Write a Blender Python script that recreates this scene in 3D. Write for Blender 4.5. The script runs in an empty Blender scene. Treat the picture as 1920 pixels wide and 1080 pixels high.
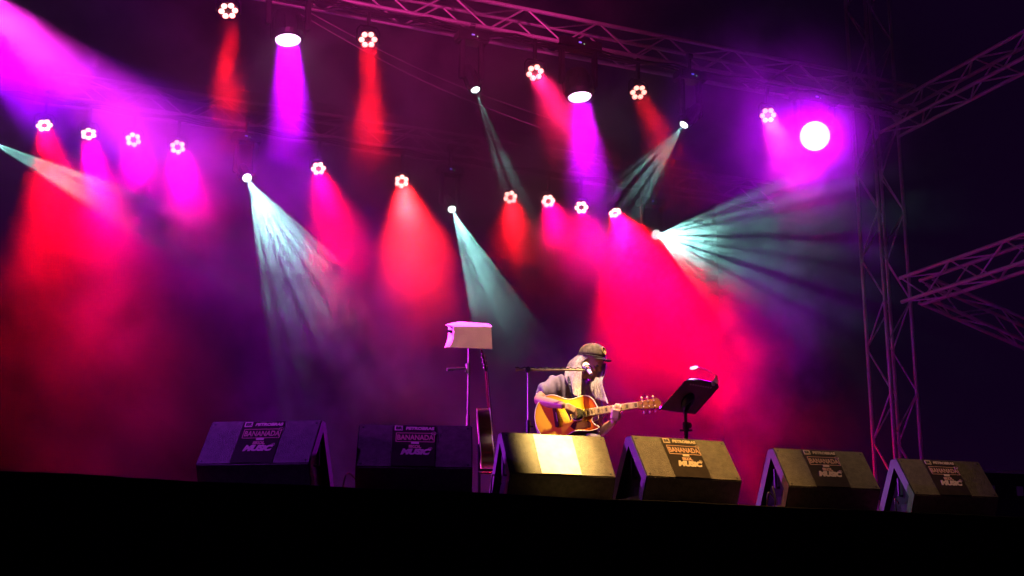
import bpy, bmesh, math, random
from mathutils import Vector, Matrix
from mathutils import noise as mnoise
random.seed(4)
R = math.radians
S = bpy.context.scene
COL = S.collection

# ------------------------------------------------------------------ camera
FPX = 2400.0
YAW, PITCH, ROLL = R(22.5), R(14.3), R(0.4)
CAM = Vector((0, 0, 1.5))
HF = Vector((math.sin(YAW), math.cos(YAW), 0))          # horizontal view direction
HR = Vector((math.cos(YAW), -math.sin(YAW), 0))         # horizontal right
ZU = Vector((0, 0, 1))
FW = HF * math.cos(PITCH) + ZU * math.sin(PITCH)
UP0 = -HF * math.sin(PITCH) + ZU * math.cos(PITCH)
RT = HR * math.cos(ROLL) + UP0 * math.sin(ROLL)
UP = -HR * math.sin(ROLL) + UP0 * math.cos(ROLL)
cd = bpy.data.cameras.new('camera')
cam = bpy.data.objects.new('camera', cd); COL.objects.link(cam)
m = Matrix.Identity(4)
for i, v in enumerate((RT, UP, -FW)):
    for k in range(3): m[k][i] = v[k]
m.translation = CAM
cam.matrix_world = m
cd.sensor_width = 36; cd.lens = FPX / 1920 * 36; cd.clip_end = 500; cd.clip_start = .05
S.camera = cam
S.view_settings.view_transform = 'Standard'
S.view_settings.look = 'None'
S.view_settings.exposure = 0.0
S.view_settings.gamma = 1.0
S.cycles.use_denoising = True
S.cycles.use_adaptive_sampling = False
S.cycles.max_bounces = 4
S.cycles.diffuse_bounces = 2
S.cycles.glossy_bounces = 2
S.cycles.volume_bounces = 0
S.cycles.volume_step_rate = .5
S.cycles.volume_max_steps = 256
S.cycles.sample_clamp_indirect = 4.0

# ------------------------------------------------------------------ world (night sky)
W = bpy.data.worlds.new('World'); S.world = W; W.use_nodes = True
wn = W.node_tree; bg = wn.nodes['Background']
bg.inputs[0].default_value = (.26, .03, .55, 1); bg.inputs[1].default_value = .016

def ray(x, y): return FW + RT * ((x - 960) / FPX) + UP * ((540 - y) / FPX)
def P(x, y, Y=None, Z=None, H=None, X=None):
    """world point seen at photo pixel (x, y) on a given plane of the stage"""
    d = ray(x, y)
    if Y is not None: k = Y / d.y
    elif X is not None: k = X / d.x
    elif Z is not None: k = (Z - CAM.z) / d.z
    else: k = H / d.dot(HF)
    return CAM + d * k

# ------------------------------------------------------------------ materials
MATS = {}
def mat(name, col, rough=.6, metal=0, emit=None, estr=0, bump=0, bscale=40, var=0, vscale=8, spec=.5, coat=0):
    if name in MATS: return MATS[name]
    m = bpy.data.materials.new(name); m.use_nodes = True
    nt = m.node_tree; b = nt.nodes['Principled BSDF']
    b.inputs['Base Color'].default_value = (*col, 1)
    b.inputs['Roughness'].default_value = rough
    b.inputs['Metallic'].default_value = metal
    b.inputs['Specular IOR Level'].default_value = spec
    b.inputs['Coat Weight'].default_value = coat
    if emit:
        b.inputs['Emission Color'].default_value = (*emit, 1)
        b.inputs['Emission Strength'].default_value = estr
    if bump or var:
        tc = nt.nodes.new('ShaderNodeTexCoord')
    if var:
        n = nt.nodes.new('ShaderNodeTexNoise'); n.inputs['Scale'].default_value = vscale
        n.inputs['Detail'].default_value = 6; n.inputs['Roughness'].default_value = .65
        nt.links.new(tc.outputs['Object'], n.inputs['Vector'])
        cr = nt.nodes.new('ShaderNodeValToRGB')
        cr.color_ramp.elements[0].position = .3; cr.color_ramp.elements[1].position = .7
        cr.color_ramp.elements[0].color = (*[c * (1 - var) for c in col], 1)
        cr.color_ramp.elements[1].color = (*[min(1, c * (1 + var)) for c in col], 1)
        nt.links.new(n.outputs['Fac'], cr.inputs['Fac'])
        nt.links.new(cr.outputs['Color'], b.inputs['Base Color'])
    if bump:
        n2 = nt.nodes.new('ShaderNodeTexNoise'); n2.inputs['Scale'].default_value = bscale
        n2.inputs['Detail'].default_value = 4
        nt.links.new(tc.outputs['Object'], n2.inputs['Vector'])
        bp = nt.nodes.new('ShaderNodeBump'); bp.inputs['Strength'].default_value = bump
        bp.inputs['Distance'].default_value = .01
        nt.links.new(n2.outputs['Fac'], bp.inputs['Height'])
        nt.links.new(bp.outputs['Normal'], b.inputs['Normal'])
    MATS[name] = m
    return m

M_floor = mat('stage_black_paint', (.03, .03, .032), .45, bump=.2, bscale=20, var=.3)
M_cloth = mat('black_cloth', (.012, .012, .013), .95, bump=.3, bscale=60, var=.3, spec=.1)
M_drop = mat('backdrop_cloth', (.012, .012, .014), .95, bump=.3, bscale=30, var=.2, spec=.1)
M_ground = mat('dark_asphalt', (.03, .03, .03), .9, bump=.5, bscale=30, var=.3)
M_alu = mat('aluminium', (.7, .66, .66), .45, .35, var=.15, vscale=3)
M_black = mat('black_metal', (.02, .02, .022), .4, .2, bump=.1, bscale=80)
M_case = mat('lamp_housing', (.018, .018, .02), .45, 0, var=.2)
M_blackp = mat('black_plastic', (.02, .02, .02), .35)
M_wood = mat('cabinet_textured_paint', (.075, .062, .045), .5, bump=.5, bscale=160, var=.45, vscale=22)
M_side = mat('cabinet_side_paint', (.12, .11, .12), .55, bump=.4, bscale=140, var=.25, vscale=9)
M_edge = mat('worn_edge_highlight', (.22, .19, .15), .5, bump=.3, bscale=90, var=.85, vscale=60)  # scratched wear plus the bright edge highlights, put into the colour
M_grille = mat('grille_steel', (.03, .03, .03), .4, .8)
M_stick = mat('sticker_black_gloss', (.03, .022, .018), .3, bump=.15, bscale=9, var=.3, vscale=14, coat=.3)
M_print = mat('print_white', (.62, .5, .38), .5)
M_print2 = mat('print_orange', (.55, .33, .22), .5)
M_dark = mat('dark_void', (.006, .006, .006), .9)

# ------------------------------------------------------------------ mesh helpers
def obj(name, bm, material, parent=None, smooth=False, data=None):
    if data is None:
        me = bpy.data.meshes.new(name)
        if smooth:
            for f in bm.faces: f.smooth = True
        bm.to_mesh(me); bm.free()
        for mm in (material if isinstance(material, (list, tuple)) else [material]): me.materials.append(mm)
    else: me = data
    o = bpy.data.objects.new(name, me); COL.objects.link(o)
    if parent: o.parent = parent
    return o
def thing(name, label, cat, loc=(0, 0, 0), rotz=0, group=None):
    o = bpy.data.objects.new(name, None); COL.objects.link(o)
    o.empty_display_size = .1
    o.location = loc; o.rotation_euler = (0, 0, rotz)
    o['label'] = label; o['category'] = cat
    if group: o['group'] = group
    return o
def tag(o, label, cat, group=None):
    o['label'] = label; o['category'] = cat
    if group: o['group'] = group
    return o
def struct(o): o['kind'] = 'structure'; return o

def box(bm, c, s, rot=None, bev=0):
    t = bmesh.new()
    bmesh.ops.create_cube(t, size=1)
    bmesh.ops.scale(t, vec=s, verts=t.verts)
    if bev: bmesh.ops.bevel(t, geom=t.edges[:], offset=bev, segments=2, affect='EDGES')
    if rot is not None: bmesh.ops.transform(t, matrix=rot.to_4x4(), verts=t.verts)
    bmesh.ops.translate(t, vec=c, verts=t.verts)
    merge(bm, t)
def merge(bm, t):
    me = bpy.data.meshes.new('t'); t.to_mesh(me); t.free(); bm.from_mesh(me); bpy.data.meshes.remove(me)
def frame(d):
    d = d.normalized()
    a = Vector((0, 0, 1)) if abs(d.z) < .95 else Vector((1, 0, 0))
    u = d.cross(a).normalized(); v = u.cross(d).normalized()
    return u, v
def tube(bm, pts, r, n=8, cap=True):
    pts = [Vector(p) for p in pts]
    if not isinstance(r, (list, tuple)): r = [r] * len(pts)
    rings = []; pu = None
    for i, p in enumerate(pts):
        d = (pts[min(i + 1, len(pts) - 1)] - pts[max(i - 1, 0)]).normalized()
        if pu is None: u, v = frame(d)
        else:
            u = (pu - d * pu.dot(d)).normalized(); v = u.cross(d).normalized()
        pu = u
        rings.append([bm.verts.new(p + (u * math.cos(2 * math.pi * k / n) + v * math.sin(2 * math.pi * k / n)) * r[i]) for k in range(n)])
    for a, b in zip(rings, rings[1:]):
        for k in range(n):
            bm.faces.new((a[k], a[(k + 1) % n], b[(k + 1) % n], b[k]))
    if cap:
        bm.faces.new(rings[0]); bm.faces.new(list(reversed(rings[-1])))
def lathe(bm, prof, n=20, origin=Vector((0, 0, 0)), axis=Vector((0, 0, 1))):
    """prof: (radius, distance along axis)"""
    u, v = frame(axis); rings = []
    for r, h in prof:
        rings.append([bm.verts.new(origin + axis * h + (u * math.cos(2 * math.pi * k / n) + v * math.sin(2 * math.pi * k / n)) * max(r, 1e-4)) for k in range(n)])
    for a, b in zip(rings, rings[1:]):
        for k in range(n): bm.faces.new((a[k], a[(k + 1) % n], b[(k + 1) % n], b[k]))
    bm.faces.new(rings[0]); bm.faces.new(list(reversed(rings[-1])))
def ellipsoid(bm, c, rad, basis=None, seg=16):
    t = bmesh.new(); bmesh.ops.create_uvsphere(t, u_segments=seg, v_segments=max(6, seg // 2 + 2), radius=1)
    bmesh.ops.scale(t, vec=rad, verts=t.verts)
    if basis is not None: bmesh.ops.transform(t, matrix=basis.to_4x4(), verts=t.verts)
    bmesh.ops.translate(t, vec=c, verts=t.verts)
    merge(bm, t)
def prism(bm, pts, depth, M=None):
    """polygon in local xy extruded 0..depth in z"""
    a = [bm.verts.new(Vector((p[0], p[1], 0))) for p in pts]
    b = [bm.verts.new(Vector((p[0], p[1], depth))) for p in pts]
    n = len(pts); fs = [bm.faces.new(list(reversed(a))), bm.faces.new(b)]
    for i in range(n): fs.append(bm.faces.new((a[i], a[(i + 1) % n], b[(i + 1) % n], b[i])))
    if M is not None: bmesh.ops.transform(bm, matrix=M, verts=a + b)
    return fs
def basis3(x, y, z, o=(0, 0, 0)):
    m = Matrix.Identity(4)
    for i, v in enumerate((x, y, z)):
        for k in range(3): m[k][i] = v[k]
    m.translation = Vector(o); return m
def text_bm(txt, size, align='CENTER', depth=.0008, shear=0, bold=.0):
    cu = bpy.data.curves.new('t', 'FONT'); cu.body = txt; cu.size = size; cu.align_x = align; cu.align_y = 'CENTER'
    cu.extrude = depth; cu.shear = shear; cu.offset = bold; cu.resolution_u = 3
    o = bpy.data.objects.new('t', cu); COL.objects.link(o)
    dg = bpy.context.evaluated_depsgraph_get(); dg.update()
    me = bpy.data.meshes.new_from_object(o.evaluated_get(dg))
    bm = bmesh.new(); bm.from_mesh(me)
    bpy.data.meshes.remove(me); bpy.data.objects.remove(o); bpy.data.curves.remove(cu)
    return bm
def xf(bm, M): bmesh.ops.transform(bm, matrix=M, verts=bm.verts); return bm

# ------------------------------------------------------------------ lights
def spot(name, loc, target, col, power, angle, blend=.5, rad=.05, parent=None, gobo=None):
    ld = bpy.data.lights.new(name, 'SPOT'); ld.color = col; ld.energy = power
    ld.spot_size = R(angle); ld.spot_blend = blend; ld.shadow_soft_size = rad
    o = bpy.data.objects.new(name, ld); COL.objects.link(o)
    o.location = loc
    d = (Vector(target) - Vector(loc))
    o.rotation_euler = d.to_track_quat('-Z', 'Y').to_euler()
    if gobo:
        # metal pattern plate just in front of the source: opaque bars, bright gaps between them
        nb, seed, fill = gobo; rg = random.Random(int(seed * 100))
        dd = .06; ax = d.normalized(); L0 = Vector(loc); W0 = L0 + (parent.location if parent else Vector())
        vw = (CAM - W0).normalized(); lx = ax.cross(vw).normalized(); ly = lx.cross(ax).normalized()
        k = dd / vw.dot(ax); cy = vw.dot(ly) * k; rr = dd * math.tan(R(angle / 2)) * 1.25
        c0 = L0 + ax * dd + ly * cy; half = math.asin(min(.99, rr / abs(cy)))
        bm = bmesh.new()
        for i in range(nb):
            a = half * (-.86 + 1.72 * (i + .5 + rg.uniform(-.22, .22)) / nb); w = half / nb * fill * rg.uniform(.6, 1.4)
            q = []
            for aa in (a - w, a + w):
                dr = -ly * math.copysign(1, cy) * math.cos(aa) + lx * math.sin(aa)
                q.append((c0 + dr * (abs(cy) - rr * 1.05), c0 + dr * (abs(cy) + rr * 1.05)))
            vs_ = [bm.verts.new(p_) for p_ in (q[0][0], q[0][1], q[1][1], q[1][0])]; f_ = bm.faces.new(vs_)
            r_ = bmesh.ops.extrude_face_region(bm, geom=[f_]); bmesh.ops.translate(bm, vec=ax * .001, verts=[g for g in r_['geom'] if isinstance(g, bmesh.types.BMVert)])
        tube(bm, [L0 + ax * dd + (lx * math.cos(t_ * .3927) + ly * math.sin(t_ * .3927)) * (rr * 1.06) for t_ in range(17)], .002, 5, cap=False)
        obj('pattern_plate', bm, M_black, parent)
    if parent:
        o.parent = parent; o.matrix_parent_inverse = Matrix.Identity(4)
    return o

AREAK = .0042
def disc_beam(name, loc, d, col, power, angle, size, parent):
    """beam leaving the whole lens face: a round area lamp with a narrow spread"""
    ld = bpy.data.lights.new(name, 'AREA'); ld.shape = 'DISK'; ld.size = size; ld.color = col
    ld.spread = R(angle); ld.energy = power * AREAK * (angle / 20) ** 2
    o = bpy.data.objects.new(name, ld); COL.objects.link(o); o.location = loc
    o.rotation_euler = Vector(d).to_track_quat('-Z', 'Y').to_euler()
    o.parent = parent
    return o

# ================================================================== SETTING
ZS = 2.2            # stage floor height
bm = bmesh.new()
v = [bm.verts.new(p) for p in ((-150, -60, 0), (150, -60, 0), (150, 240, 0), (-150, 240, 0))]; bm.faces.new(v)
struct(obj('ground', bm, M_ground))
YE = 7.35           # front edge of the stage
bm = bmesh.new(); box(bm, (2.5, (YE + 19) / 2, ZS - .06), (21, 19 - YE, .12))
struct(obj('stage_floor', bm, M_floor))
# skirt cloth with folds in front of the stage, its upper hem a little uneven
bm = bmesh.new(); nx = 420; prev = None
for i in range(nx + 1):
    x = -8 + 21 * i / nx
    f = .028 * math.sin(x * 17 + 2 * math.sin(x * 1.7)) + .014 * math.sin(x * 41)
    top = ZS + .012 + .012 * mnoise.noise(Vector((x * 1.3, 0, 0))) + .004 * mnoise.noise(Vector((x * 7, 3, 0)))
    col = [bm.verts.new((x, YE - .04 + f * k, z)) for k, z in ((.15, top), (.16, top - .006), (.18, top - .03), (.4, top - .3), (.8, 1.2), (1.2, .6), (1.5, .01))]
    col.insert(0, bm.verts.new((x, YE + .05, top)))
    if prev:
        for a, b, c, d in zip(prev, col, col[1:], prev[1:]): bm.faces.new((a, b, c, d))
    prev = col
struct(obj('stage_skirt', bm, M_cloth, smooth=True))
# backdrop curtain
bm = bmesh.new(); prev = None; nx = 500
for i in range(nx + 1):
    x = -12 + 23.6 * i / nx
    f = .03 * math.sin(x * 4 + 1.5 * math.sin(x * 1.3))
    col = [bm.verts.new((x, 18.6 + f * k, z)) for k, z in ((.5, 9.3), (.8, 7), (1, 4), (1.2, ZS + .01))]
    if prev:
        for a, b, c, d in zip(prev, col, col[1:], prev[1:]): bm.faces.new((a, b, c, d))
    prev = col
tag(obj('backdrop_curtain', bm, M_drop, smooth=True), 'black folded cloth backdrop hanging behind the stage', 'curtain')

# ------------------------------------------------------------------ trusses
def truss(name, label, A, B, size=.32, bay=.45, upv=Vector((0, 0, 1)), group='aluminium lattice trusses', cr=.025):
    A, B = Vector(A), Vector(B)
    d = (B - A); L = d.length; x = d.normalized()
    y = upv.cross(x).normalized(); z = x.cross(y).normalized()
    t = bpy.data.objects.new(name, None); COL.objects.link(t)
    t.matrix_world = basis3(x, y, z, A)
    tag(t, label, 'truss', group)
    h = size / 2
    bm = bmesh.new(); tube(bm, [(0, 0, 0), (L, 0, 0)], cr, 10)
    c0 = obj('chord', bm, M_alu, t, smooth=False)
    for i, (a, b) in enumerate(((-h, h), (h, h), (h, -h), (-h, -h))):
        c = c0 if i == 0 else obj('chord', None, None, t, data=c0.data)
        c.location = (0, a, b)
    n = max(2, int(L / bay)); bw = L / n
    bl = math.hypot(bw, size); bm = bmesh.new(); tube(bm, [(0, 0, 0), (1, 0, 0)], .011, 6, cap=False)
    bd = bpy.data.meshes.new('brace'); bm.to_mesh(bd); bm.free(); bd.materials.append(M_alu)
    for i in range(n):
        for s, (p0, p1) in enumerate((((-h, h), (-h, -h)), ((h, h), (h, -h)), ((-h, h), (h, h)), ((-h, -h), (h, -h)))):
            if i % 2: p0, p1 = p1, p0
            a = Vector((i * bw + .01, *p0)); b = Vector(((i + 1) * bw - .01, *p1))
            o = obj('brace', None, None, t, data=bd)
            q = (b - a); u, w = frame(q)
            mm = basis3(q, u, w, a); o.matrix_local = mm
    return t
truss('front_truss', 'long horizontal front truss high over the stage carrying the upper row of lamps', (-3.0, 12.4, 8.0), (10.7, 12.4, 8.0))
truss('back_truss', 'long horizontal rear truss behind the front one carrying the lower row of lamps', (-3.0, 16.4, 8.0), (11.2, 16.4, 8.0))
truss('side_truss', 'upper right side truss running from the tower towards the audience', (10.95, 13.1, 8.0), (10.95, 4.0, 8.0))
truss('side_truss', 'lower right side truss below the upper one at the right edge', (10.95, 12.9, 5.6), (10.95, 5.0, 5.6))
truss('tower_truss', 'tall vertical truss tower at the right end of the stage', (11.05, 13.5, 0.0), (11.05, 13.5, 11.2), size=.42, bay=.6, upv=Vector((0, 1, 0)))
truss('roof_truss', 'faint roof truss slanting up left from the top of the tower', (10.8, 13.4, 10.2), (7.6, 11.6, 11.6), size=.4, bay=.7)
truss('roof_truss', 'faint roof truss slanting up right from the top of the tower', (11.1, 13.2, 10.2), (10.6, 9.6, 11.4), size=.4, bay=.7)
pa, pb = P(1735, 545, Y=13.9), P(1990, 655, Y=13.2)
truss('raking_truss', 'short truss sloping down to the right below the lower side truss', pa, pb, size=.3, bay=.42)
# steel cables slung under the roof, seen as thin dark red lines
for k, (a, b) in enumerate((((555, 22), (1015, 240)), ((560, 12), (1030, 222)))):
    bm = bmesh.new(); A, B = P(*a, Y=14.5 + .2 * k), P(*b, Y=14.5 + .2 * k)
    tube(bm, [A.lerp(B, i / 12) - Vector((0, 0, .12 * math.sin(math.pi * i / 12))) for i in range(13)], .007, 6)
    tag(obj('rigging_cable', bm, M_alu, smooth=True), ('lower' if k == 0 else 'upper') + ' of two thin cables slung between front and back truss', 'cable', 'rigging cables')

def loom(x0, x1, Y, z, label):
    bm = bmesh.new(); n = int((x1 - x0) / .25)
    for k in range(3):
        tube(bm, [(x0 + (x1 - x0) * i / n, Y + .02 * k - .02, z - .05 * abs(math.sin(i * .785 + k * .3)) - .012 * k) for i in range(n + 1)], .012, 6)
    tag(obj('cable_loom', bm, M_blackp, smooth=True), label, 'cable', 'cable bundles tied under the trusses')
loom(-2, 10.4, 12.24, 7.82, 'black cable bundle sagging along the underside of the front truss')
loom(-2, 10.9, 16.24, 7.82, 'black cable bundle sagging along the underside of the rear truss')
# ------------------------------------------------------------------ lamps
def set_axis(o, loc, d):
    o.location = loc; o.rotation_euler = Vector(d).to_track_quat('Z', 'Y').to_euler()
def emat(name, col, s):
    return mat(name, (.8, .8, .8), .3, emit=col, estr=s)
E_red = emat('lens_red_led', (1, .28, .22), 5)
E_mag = emat('lens_red_led_rear', (1, .36, .32), 14)
E_wash = emat('lens_violet_wash', (1, .6, 1), 6)
E_teal = emat('lens_cool_white', (.82, 1, .93), 7)
E_disp = emat('display_blue', (.03, .12, 1), 1.2)
E_dispg = emat('display_green', (.1, .8, .25), 1.0)

PARK = 13
par_meshes = {}
def par(px, py, Yp, tx, ty, Yt, col, power, angle, label, mag=False, roll=0):
    p = P(px, py, Y=Yp); tg = P(tx, ty, Y=Yt); d = (tg - p).normalized()
    t = thing('par_lamp', label, 'stage lamp', p, 0, 'LED par lamps on the trusses')
    # local z of the can points to the audience side a little more than the beam so that the lens face shows
    q = d.to_track_quat('Z', 'Y').to_matrix().to_4x4()
    can = obj('housing', None, None, t, data=par_meshes['housing']); can.matrix_local = Matrix.Translation(-d * .02) @ q
    ca = Matrix.Rotation(roll, 4, 'Z')
    for k in range(6):
        l = obj('lens', None, None, t, data=par_meshes['lens_m' if mag else 'lens'])
        a = k * math.pi / 3 + roll
        l.matrix_local = q @ Matrix.Translation((.068 * math.cos(a), .068 * math.sin(a), .002))
    y = obj('yoke', None, None, t, data=par_meshes['yoke'])
    cl = obj('clamp', None, None, t, data=par_meshes['clamp'])
    top = 8.0 - .16
    cl.location = (0, 0, 0); cl.scale = (1, 1, max(.3, (top - p.z - .16) / 1.0)); cl.location.z = .16
    disc_beam('beam', d * .024, d, col, power * PARK * (2.6 if Yp < 14 else 1.35), angle * 1.05, .17, t)
    return t
# shared lamp meshes
bm = bmesh.new(); lathe(bm, [(.05, -.16), (.085, -.13), (.1, -.06), (.108, 0), (.108, .02), (.098, .02), (.097, .0), (.09, -.004)], 24)
me = obj('housing', bm, M_case, smooth=False); par_meshes['housing'] = me.data; bpy.data.objects.remove(me)
for nm, mm in (('lens', E_red), ('lens_m', E_mag)):
    bm = bmesh.new(); lathe(bm, [(.031, 0), (.031, .005), (.022, .012), (.008, .015)], 12)
    me = obj('lens', bm, mm, smooth=True); par_meshes[nm] = me.data; bpy.data.objects.remove(me)
bm = bmesh.new()
tube(bm, [(-.125, 0, -.03), (-.125, 0, .1), (-.09, 0, .15), (.09, 0, .15), (.125, 0, .1), (.125, 0, -.03)], .009, 6)
me = obj('yoke', bm, M_black); par_meshes['yoke'] = me.data; bpy.data.objects.remove(me)
bm = bmesh.new(); box(bm, (0, 0, .5), (.035, .035, 1.0))
me = obj('clamp', bm, M_black); par_meshes['clamp'] = me.data; bpy.data.objects.remove(me)

RED = (1, .006, .014); RPK = (1, .01, .10); MAG = (1, .01, .45)
FR, BK = 12.25, 16.25
PARS = [ # px,py,Y, target, col, W, angle, label
 (428, 20, FR, 432, 300, 11.0, RED, 250, 13, 'red LED par under the front truss, leftmost of the upper row'),
 (690, 74, FR, 700, 350, 10.6, RED, 300, 13, 'red LED par between the left violet wash lamp and the dim white spot'),
 (1003, 136, FR, 1110, 330, 10.4, RPK, 150, 20, 'red LED par just left of the right violet wash lamp on the front truss'),
 (1197, 173, FR, 1260, 300, 11.4, RED, 35, 22, 'red LED par just right of the violet wash lamp on the front truss'),
 (1440, 216, FR, 1495, 350, 10.8, (1, .02, .40), 260, 20, 'red LED par beside the big glaring magenta wash lamp'),
 (83, 235, BK, 150, 600, 14.6, (1, 0, .012), 620, 34, 'red LED par on the rear truss, leftmost of all'),
 (166, 251, BK, 225, 600, 14.6, (1, 0, .2), 480, 28, 'second from the left of the rear truss red LED pars'),
 (250, 262, BK, 280, 450, 13.2, (1, 0, .4), 420, 20, 'third from the left of the rear truss red LED pars'),
 (333, 276, BK, 372, 470, 13.2, (1, 0, .35), 560, 20, 'fourth from the left of the rear truss red LED pars'),
 (597, 316, BK, 665, 560, 13.6, (1, 0, .06), 700, 22, 'red LED par on the rear truss just right of the left white spot'),
 (753, 340, BK, 800, 600, 13.4, (1, .012, .015), 1700, 24, 'red LED par with the strongest orange red beam left of the middle white spot'),
 (957, 370, BK, 978, 560, 13.0, RED, 420, 18, 'red LED par right of the middle white spot, first of the right four'),
 (1028, 377, BK, 1100, 560, 13.0, (1, 0, .12), 420, 22, 'red LED par, second of the right four on the rear truss'),
 (1090, 389, BK, 1150, 560, 13.0, (1, 0, .2), 240, 18, 'magenta lit LED par, third of the right four on the rear truss'),
 (1153, 399, BK, 1335, 790, 14.2, (1,.0,.02), 2500, 54, 'small red LED par, last of the right four beside the bright white spot'),
]
for i, a in enumerate(PARS):
    par(*a, roll=random.uniform(0, 1), mag=a[2] > 14)

VIO = (.42, .01, 1)
def moving_head(px, py, Yp, tgt, col, power, angle, label, lens_m, lensr=.13, gobo=None, name='moving_head_lamp', blend=.6, rad=None, leds=False, disc=False, top=7.84, upward=False):
    p = P(px, py, Y=Yp); d = (Vector(tgt) - p).normalized()
    t = thing(name, label, 'moving light', p, 0, 'moving head lamps on the trusses')
    q = d.to_track_quat('Z', 'Y').to_matrix().to_4x4()
    bm = bmesh.new(); r = lensr + .02
    lathe(bm, [(r * .55, -.34), (r * .85, -.3), (r * 1.1, -.18), (r * 1.12, -.05), (r, 0), (r, .012), (lensr, .012), (lensr, -.002)], 24)
    for k in range(8):
        a = k * math.pi / 4; box(bm, (r * 1.1 * math.cos(a), r * 1.1 * math.sin(a), -.12), (.02, .02, .16))
    h = obj('head', bm, M_case, t); h.matrix_local = q
    bm = bmesh.new(); lathe(bm, [(lensr * .97, .002), (lensr * .9, .014), (lensr * .5, .024), (.005, .028)], 24)
    l = obj('lens', bm, lens_m, t, smooth=True); l.matrix_local = q
    # yoke arms and base
    side = Vector((1, 0, 0)); c = -d * .16
    bz = .42 if not upward else -.42
    for s in (-1, 1):
        bm = bmesh.new(); w = r * 1.12 + .035
        box(bm, (c.x + s * w, c.y, c.z + bz * .5), (.05, .09, abs(bz) + .04), bev=.012); obj('yoke_arm', bm, M_case, t)
    bm = bmesh.new(); box(bm, (c.x, c.y, c.z + bz * 1.12), (2 * r + .22, .2, .11), bev=.015)
    tube(bm, [(c.x, c.y, c.z + bz), (c.x, c.y, c.z + bz * 1.2)], .06, 12)
    b = obj('base', bm, M_case, t)
    bm = bmesh.new(); box(bm, (c.x - .02, c.y - .102, c.z + bz * 1.12), (.035, .004, .016)); obj('display', bm, E_disp, b)
    bm = bmesh.new(); box(bm, (c.x + .03, c.y - .102, c.z + bz * 1.09), (.012, .004, .01)); obj('indicator', bm, E_dispg, b)
    bm = bmesh.new()
    zt = (top - p.z); z0 = c.z + bz * 1.2
    if not upward and zt > z0 + .02:
        tube(bm, [(c.x, c.y, z0), (c.x, c.y, zt)], .02, 8); tube(bm, [(c.x - .03, c.y - .0, zt), (c.x + .03, c.y, zt)], .04, 8)
        obj('clamp', bm, M_black, t)
    else: bm.free()
    if disc: disc_beam('beam', d * .035, d, col, power, angle * 1.5, lensr * 1.8, t)
    elif power: spot('beam', d * .04, d * 4, col, power, angle, blend, rad or lensr * .8, t, gobo)
    return t
TEAL = (.36, .95, .9)
def AX(px, py, Yp, deg, beta):
    """aim of a lamp: beta degrees off the direction to the audience, deg = its turn in the picture (0 right, 90 down)"""
    v = -ray(px, py).normalized(); a = R(deg); b = R(beta)
    return P(px, py, Y=Yp) + (v * math.cos(b) + (RT * math.cos(a) - UP * math.sin(a)) * math.sin(b)) * 4
def T(x, y, Y): return P(x, y, Y=Y)
p = T(540, 74, FR)
moving_head(540, 74, FR, p + Vector((.05, -.12, -1)), (.5, .0, 1), 24000, 14, 'violet wash moving head pointing straight down under the left of the front truss', E_wash, .135, disc=True)
p = T(1087, 181, FR)
moving_head(1087, 181, FR, p + Vector((.05, -.12, -1)), (.6, .0, 1), 10000, 18, 'violet wash moving head pointing straight down at the middle of the front truss', E_wash, .135, disc=True)
moving_head(1528, 255, 12.2, (1.5, 3, 2.0), (.5, 0, 1), 10000, 66, 'big glaring magenta wash moving head facing the audience near the tower', E_wash, .185, blend=1)
moving_head(-170, -40, 11.4, P(380, 390, Y=11.4), (.35, .0, 1), 26000, 40, 'unseen violet wash moving head added beside the magenta one beyond the left edge', E_wash, .15, blend=1)  # second head added to give the magenta beam violet edges
moving_head(-110, -70, 11.2, P(400, 370, Y=11.0), (1, .03, .8), 42000, 22, 'magenta wash moving head out past the upper left corner throwing a wide beam', E_wash, .15, blend=1)
# cool white spots with pattern wheels
moving_head(463, 333, 15.9, AX(463, 333, 15.9, 62, 31), TEAL, 4500, 20.5, 'cool white spot with fanned beam at the left of the rear truss', E_teal, .06, (9, .3, .27), blend=.12, rad=.0012)
moving_head(847, 392, 15.9, AX(847, 392, 15.9, 66, 34), TEAL, 3600, 16, 'cool white spot with fanned beam in the middle of the rear truss', E_teal, .055, (8, 1.3, .27), blend=.12, rad=.0012)
moving_head(891, 167, 12.2, AX(891, 167, 12.2, 70, 60), TEAL, 700, 14, 'dim white spot below the front truss among the cables', E_teal, .05, (3, 1, .3), blend=.3, rad=.0012)
moving_head(1283, 233, 12.0, AX(1283, 233, 12.0, 127, 60), TEAL, 380, 27, 'dim white spot below the front truss throwing its beam to the left', E_teal, .05, (4, .5, .3), blend=.2, rad=.0012)
moving_head(1230, 440, 15.7, AX(1230, 440, 15.7, 14, 24), TEAL, 3700, 33, 'brightest white spot with its beam fanned to the right, beside the last red par', E_teal, .075, (10, .2, .2), blend=.2, rad=.0012)
moving_head(-25, 262, 15.7, AX(-25, 262, 15.7, 26, 52), TEAL, 2600, 12, 'cool white spot at the left picture edge with a flat beam', E_teal, .055, (4, .8, .3), blend=.3, rad=.0012)

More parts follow.
